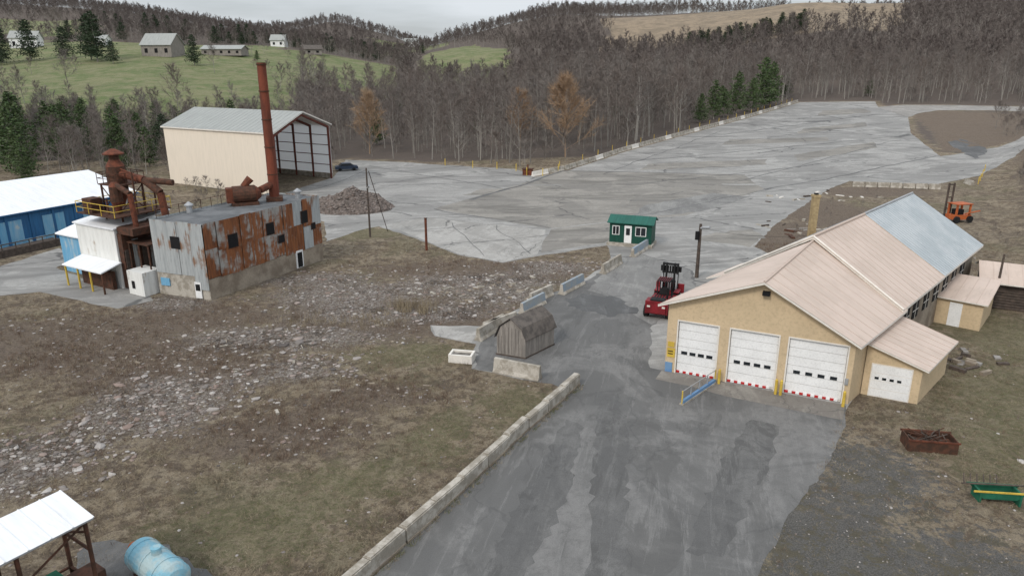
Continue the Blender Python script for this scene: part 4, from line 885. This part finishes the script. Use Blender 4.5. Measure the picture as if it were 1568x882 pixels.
for k in range(len(pr)-1): B.poly([FC(pr[k][0],0,pr[k][1]),FC(pr[k+1][0],0,pr[k+1][1]),FC(pr[k+1][0],1.8,pr[k+1][1]),FC(pr[k][0],1.8,pr[k][1])],m_glass if k in (2,4) else mcar)
for y in (-.01,1.81): B.poly([FC(x,y,z) for x,z in ((.95,1.04),(1.4,1.43),(2.95,1.45),(3.5,1.04))],m_glass)
B.build('body',E); B=MB()
for x in (.9,3.6):
    for y in (-.02,1.62): B.cyl(FC(x,y,.33),FC(x,y+.2,.33),.33,.33,14,m_black)
B.build('wheels',E)
E=empty('rusty_steel_gate_stand'); f=Fr((2.0,135.4),(1,-.2)); B=MB(); B.box(f,0,1.8,0,1.2,0,1.3,m_rusts); B.box(f,-.15,1.95,-.15,1.35,1.3,1.45,m_rustd); B.cyl(f(.9,.6,1.4),f(.9,.6,2.2),.12,.12,8,m_rusts); B.build('stand',E)
E=empty('orange_lift_machine'); f=Fr((58.6,92.8),(1,.2),z=Tz(59.5,93.5)); B=MB()
B.box(f,0,2.6,0,1.6,.4,1.0,m_org)
for x in (.2,2.2):
    for y in (0,1.4): B.box(f,x,x+.2,y,y+.2,1,2.4,m_org)
B.box(f,.1,2.5,-.1,1.7,2.4,2.5,m_org); B.box(f,.6,1.6,.3,1.3,1.0,1.7,m_dk)
for x in (.3,2.3):
    for y in (-.25,1.6): B.cyl(f(x,y,.45),f(x,y+.25,.45),.45,.45,14,m_black)
B.box(f,.2,.38,2.0,2.2,0,5.0,m_pole); B.box(f,1.0,1.18,2.0,2.2,0,5.0,m_pole)
for z in (1.5,3,4.7): B.box(f,.38,1.0,2.02,2.16,z,z+.15,m_pole)
B.cyl(f(1.6,0,1.2),f(3.4,-.4,1.6),.09,.09,6,m_org); B.build('machine',E)
E=empty('rusty_scrap_bin'); f=Fr((21.5,34.3),(1,-.16),z=-.02); B=MB(); w,l=2.5,1.2
for x0,x1,y0,y1 in ((0,w,0,.06),(0,w,l-.06,l),(0,.06,.06,l-.06),(w-.06,w,.06,l-.06)): B.box(f,x0,x1,y0,y1,.05,.75,m_rustd)
B.box(f,.06,w-.06,.06,l-.06,.1,.4,m_rustd); B.box(f,-.06,w+.06,-.05,-.002,.68,.78,m_rusts); B.box(f,-.06,w+.06,l+.002,l+.05,.68,.78,m_rusts)
for k in range(26): B.cyl(f(R(.1,w-.1),R(.1,l-.1),.4),f(R(.1,w-.1),R(.1,l-.1),R(.6,1.1)),.03,.03,5,m_rustd if k%2 else m_pole)
B.build('bin',E)
E=empty('green_yellow_field_implement'); f=Fr((22.1,29.5),(1,-.12)); B=MB()
pr=[(0,.7),(.4,.3),(1.9,.3),(2.4,.75)]
for y in (0,.7): B.poly([f(x,y,z) for x,z in pr],m_grp)
B.poly([f(.4,0,.3),f(1.9,0,.3),f(1.9,.7,.3),f(.4,.7,.3)],m_grp); B.poly([f(0,0,.7),f(.4,0,.3),f(.4,.7,.3),f(0,.7,.7)],m_grp)
B.box(f,-.1,2.6,-.05,-.005,.66,.74,m_yel); B.box(f,-.1,2.6,.705,.75,.66,.74,m_grp); B.box(f,.2,.3,-.04,.74,0,.66,m_grp); B.box(f,2.0,2.1,-.04,.74,0,.66,m_grp)
B.cyl(f(-.5,.4,.85),f(2.6,.4,.9),.04,.04,6,m_pole)
for k in range(6): B.cyl(f(-.2+k*.3,.75,.7),f(-.1+k*.3,1.1,1.0),.03,.03,5,m_pole)
B.build('body',E)
# ------------------------------------------------------------------ bottom-left shelter and tank
E=empty('open_metal_roof_shelter'); B=MB()
c1=Vector((-17.6,24.1)); c2_=Vector((-15.6,22.8)); dr=Vector((-.53,-.85)); f=Fr(c2_,dr,(c1-c2_)); wd_=(c1-c2_).length
q=[f(0,0,3.95),f(9,0,3.95),f(9,wd_,4.25),f(0,wd_,4.25)]
B.slab(q,.07,m_wroof,m_steel); B.ribs(q,12,.05,.03,m_wroof); B.build('roof',E)
B=MB()
for x in (.25,2.6,5.2):
    for y in (.2,wd_-.2): B.cyl(f(x,y,0),f(x,y,3.9),.08,.08,6,m_rustd)
for z in (1.0,2.6): B.cyl(f(.25,.2,z),f(.25,wd_-.2,z),.06,.06,6,m_rustd); B.cyl(f(.25,wd_-.2,z),f(5.2,wd_-.2,z),.06,.06,6,m_rustd)
B.cyl(f(.25,.2,3.4),f(.25,wd_-.2,2.6),.05,.05,6,m_rustd); B.cyl(f(.25,.2,3.8),f(2.6,.2,2.6),.05,.05,6,m_rustd); B.box(f,1.0,3.0,.5,1.6,0,1.6,m_grp); B.box(f,-.3,.9,.6,1.5,0,1.2,m_rustd); B.build('posts',E)
E=empty('pale_blue_storage_tank'); B=MB(); a=Vector((-15.3,24.8,.85)); b=Vector((-13.2,23.2,.85)); d=(b-a).normalized()
B.cyl(a,b,.68,.68,24,m_tank); B.cyl(b,b+d*.2,.68,.5,24,m_tank); B.cyl(b+d*.2,b+d*.3,.5,.2,24,m_tank); B.cyl(a,a-d*.25,.68,.5,24,m_rustd); B.cyl(a-d*.2,a-d*.7,.22,.22,12,m_org)
for t in (.1,.45,.8): p=a.lerp(b,t); B.cyl(p-d*.04,p+d*.04,.71,.71,24,m_tank)
B.cyl(a.lerp(b,.55)+Vector((0,0,.65)),a.lerp(b,.55)+Vector((0,0,.95)),.2,.2,14,m_tank)
for t in (.2,.8): p=a.lerp(b,t); B.box(Fr((p.x,p.y),(d.x,d.y)),-.12,.12,-.6,.6,0,.4,m_rustd)
B.build('shell',E)
sheet('tank_pad_pavement',dens([(-18.5,26.5),(-15,26.4),(-12.2,24.3),(-13.0,21),(-18,21)],.6,.3),m_dd,.05)
def beams(name,cx,cy,n,sp,mats,h=.3,sz=1):
    B=MB()
    for k in range(n):
        x=cx+random.gauss(0,sp);y=cy+random.gauss(0,sp*.7);a=R(0,6.28);l=R(.4,1.5)*sz;z=Tz(x,y); f=Fr((x,y),(math.cos(a),math.sin(a)),z=z); w_=R(.05,.25)*sz; B.box(f,-l/2,l/2,-w_,w_,-.05,R(.05,h)*sz,random.choice(mats))
    B.build(name)
beams('scrap_metal_debris',38,90,26,3.5,[m_rustd,m_conc,m_pole,m_wood,m_concd],sz=.9); beams('scrap_metal_debris',52,114,20,5,[m_conc,m_pole,m_trim],sz=.9); beams('broken_concrete_debris',-2,64,40,4,[m_conc,m_concd],sz=.6); beams('broken_concrete_debris',-20,46,40,6,[m_conc,m_concd,m_wood],sz=.45); beams('broken_concrete_debris',-40,96,20,4,[m_wood,m_rustd,m_conc]); beams('stone_steps',31.5,46.5,22,1.5,[m_concd,m_pole,m_rock],sz=.9)
# ------------------------------------------------------------------ distant buildings
def house(name,x,y,w,l,h,rh,ang,mw,mr,win=3):
    E=empty(name); z=Tz(x,y)-.6; f=Fr((x,y),(math.cos(ang),math.sin(ang)),z=z); B=MB(); B.box(f,0,w,0,l,0,h,mw); B.poly([f(0,0,h),f(0,l,h),f(0,l/2,h+rh)],mw);B.poly([f(w,0,h),f(w,l,h),f(w,l/2,h+rh)],mw)
    for k in range(win): x0=w*(k+.35)/win; B.box(f,x0,x0+w/win*.3,-.08,-.01,h*.35,h*.7,m_dk)
    B.build('walls',E); B=MB(); B.slab([f(-.5,-.5,h-.1),f(w+.5,-.5,h-.1),f(w+.5,l/2,h+rh+.1),f(-.5,l/2,h+rh+.1)],.25,mr); B.slab([f(w+.5,l+.5,h-.1),f(-.5,l+.5,h-.1),f(-.5,l/2,h+rh+.1),f(w+.5,l/2,h+rh+.1)],.25,mr); B.build('roof',E)
house('grey_gambrel_barn',-172,348,15,11,5.5,5,-.15,m_wood,m_groof); house('long_farm_shed',-150,362,20,8,3.2,1.6,-.1,m_wood,m_groof,5); house('white_farmhouse',-262,392,13,9,6,3.5,.2,m_white,m_groof); house('small_farm_building',-222,400,6,6,4,2,0,m_white,m_groof,1); house('white_cottage',-140,436,8,7,4,3,0,m_white,m_groof,2); house('grey_cottage',-112,405,9,6,3,2,.3,m_wood,m_shing,2); house('hill_farmhouse',-98,690,12,8,5,3,.2,m_white,m_groof,2)
# ------------------------------------------------------------------ world, sun, camera
wo=bpy.data.worlds.new('World'); sc.world=wo; wo.use_nodes=True; nt=wo.node_tree; bg=nt.nodes['Background']
sk=nt.nodes.new('ShaderNodeTexSky'); sk.sky_type='NISHITA'; sk.sun_disc=False; sk.sun_elevation=math.radians(42); sk.sun_rotation=math.radians(215); sk.dust_density=3; sk.air_density=1
tc_=nt.nodes.new('ShaderNodeTexCoord'); mp=nt.nodes.new('ShaderNodeMapping'); mp.inputs['Scale'].default_value=(1,1,6); nz=nt.nodes.new('ShaderNodeTexNoise'); nz.inputs['Scale'].default_value=3.2; nz.inputs['Detail'].default_value=5
mr=nt.nodes.new('ShaderNodeMapRange'); mr.inputs[1].default_value=.35; mr.inputs[2].default_value=.62; mr.inputs[3].default_value=.55; mr.inputs[4].default_value=.95
mx=nt.nodes.new('ShaderNodeMix'); mx.data_type='RGBA'; mx.inputs[7].default_value=(8.4,8.9,9.4,1)
sz=nt.nodes.new('ShaderNodeSeparateXYZ'); zr_=nt.nodes.new('ShaderNodeMapRange'); zr_.inputs[1].default_value=.05; zr_.inputs[2].default_value=.8; zr_.inputs[3].default_value=.09; zr_.inputs[4].default_value=.15
l=nt.links.new; l(tc_.outputs['Generated'],mp.inputs[0]); l(mp.outputs[0],nz.inputs['Vector']); l(nz.outputs[0],mr.inputs[0]); l(mr.outputs[0],mx.inputs[0]); l(sk.outputs[0],mx.inputs[6]); l(mx.outputs[2],bg.inputs[0])
l(tc_.outputs['Generated'],sz.inputs[0]); l(sz.outputs[2],zr_.inputs[0]); l(zr_.outputs[0],bg.inputs[1])
sd_=bpy.data.lights.new('sun','SUN'); sd_.energy=1.5; sd_.angle=math.radians(12); sd_.color=(1,.95,.88); so=bpy.data.objects.new('sun',sd_); sc.collection.objects.link(so)
el=math.radians(42); az=math.radians(215); dv=Vector((math.sin(az)*math.cos(el),math.cos(az)*math.cos(el),math.sin(el))); so.rotation_euler=dv.to_track_quat('Z','Y').to_euler()
cd=bpy.data.cameras.new('camera'); cam=bpy.data.objects.new('camera',cd); sc.collection.objects.link(cam); cam.location=(0,0,20); cam.rotation_euler=(math.radians(90-17.3),0,0); cd.sensor_width=36; cd.lens=1090/1568*36; cd.clip_end=5000; cd.clip_start=.3
sc.camera=cam
sc.view_settings.view_transform='Standard'; sc.view_settings.look='None'; sc.view_settings.exposure=0
print('trees',len(pts),'far',len(fp),'brush',len(bp),'dry',len(dry),'grn',len(grn),'st',len(st),'wd',len(wdp))
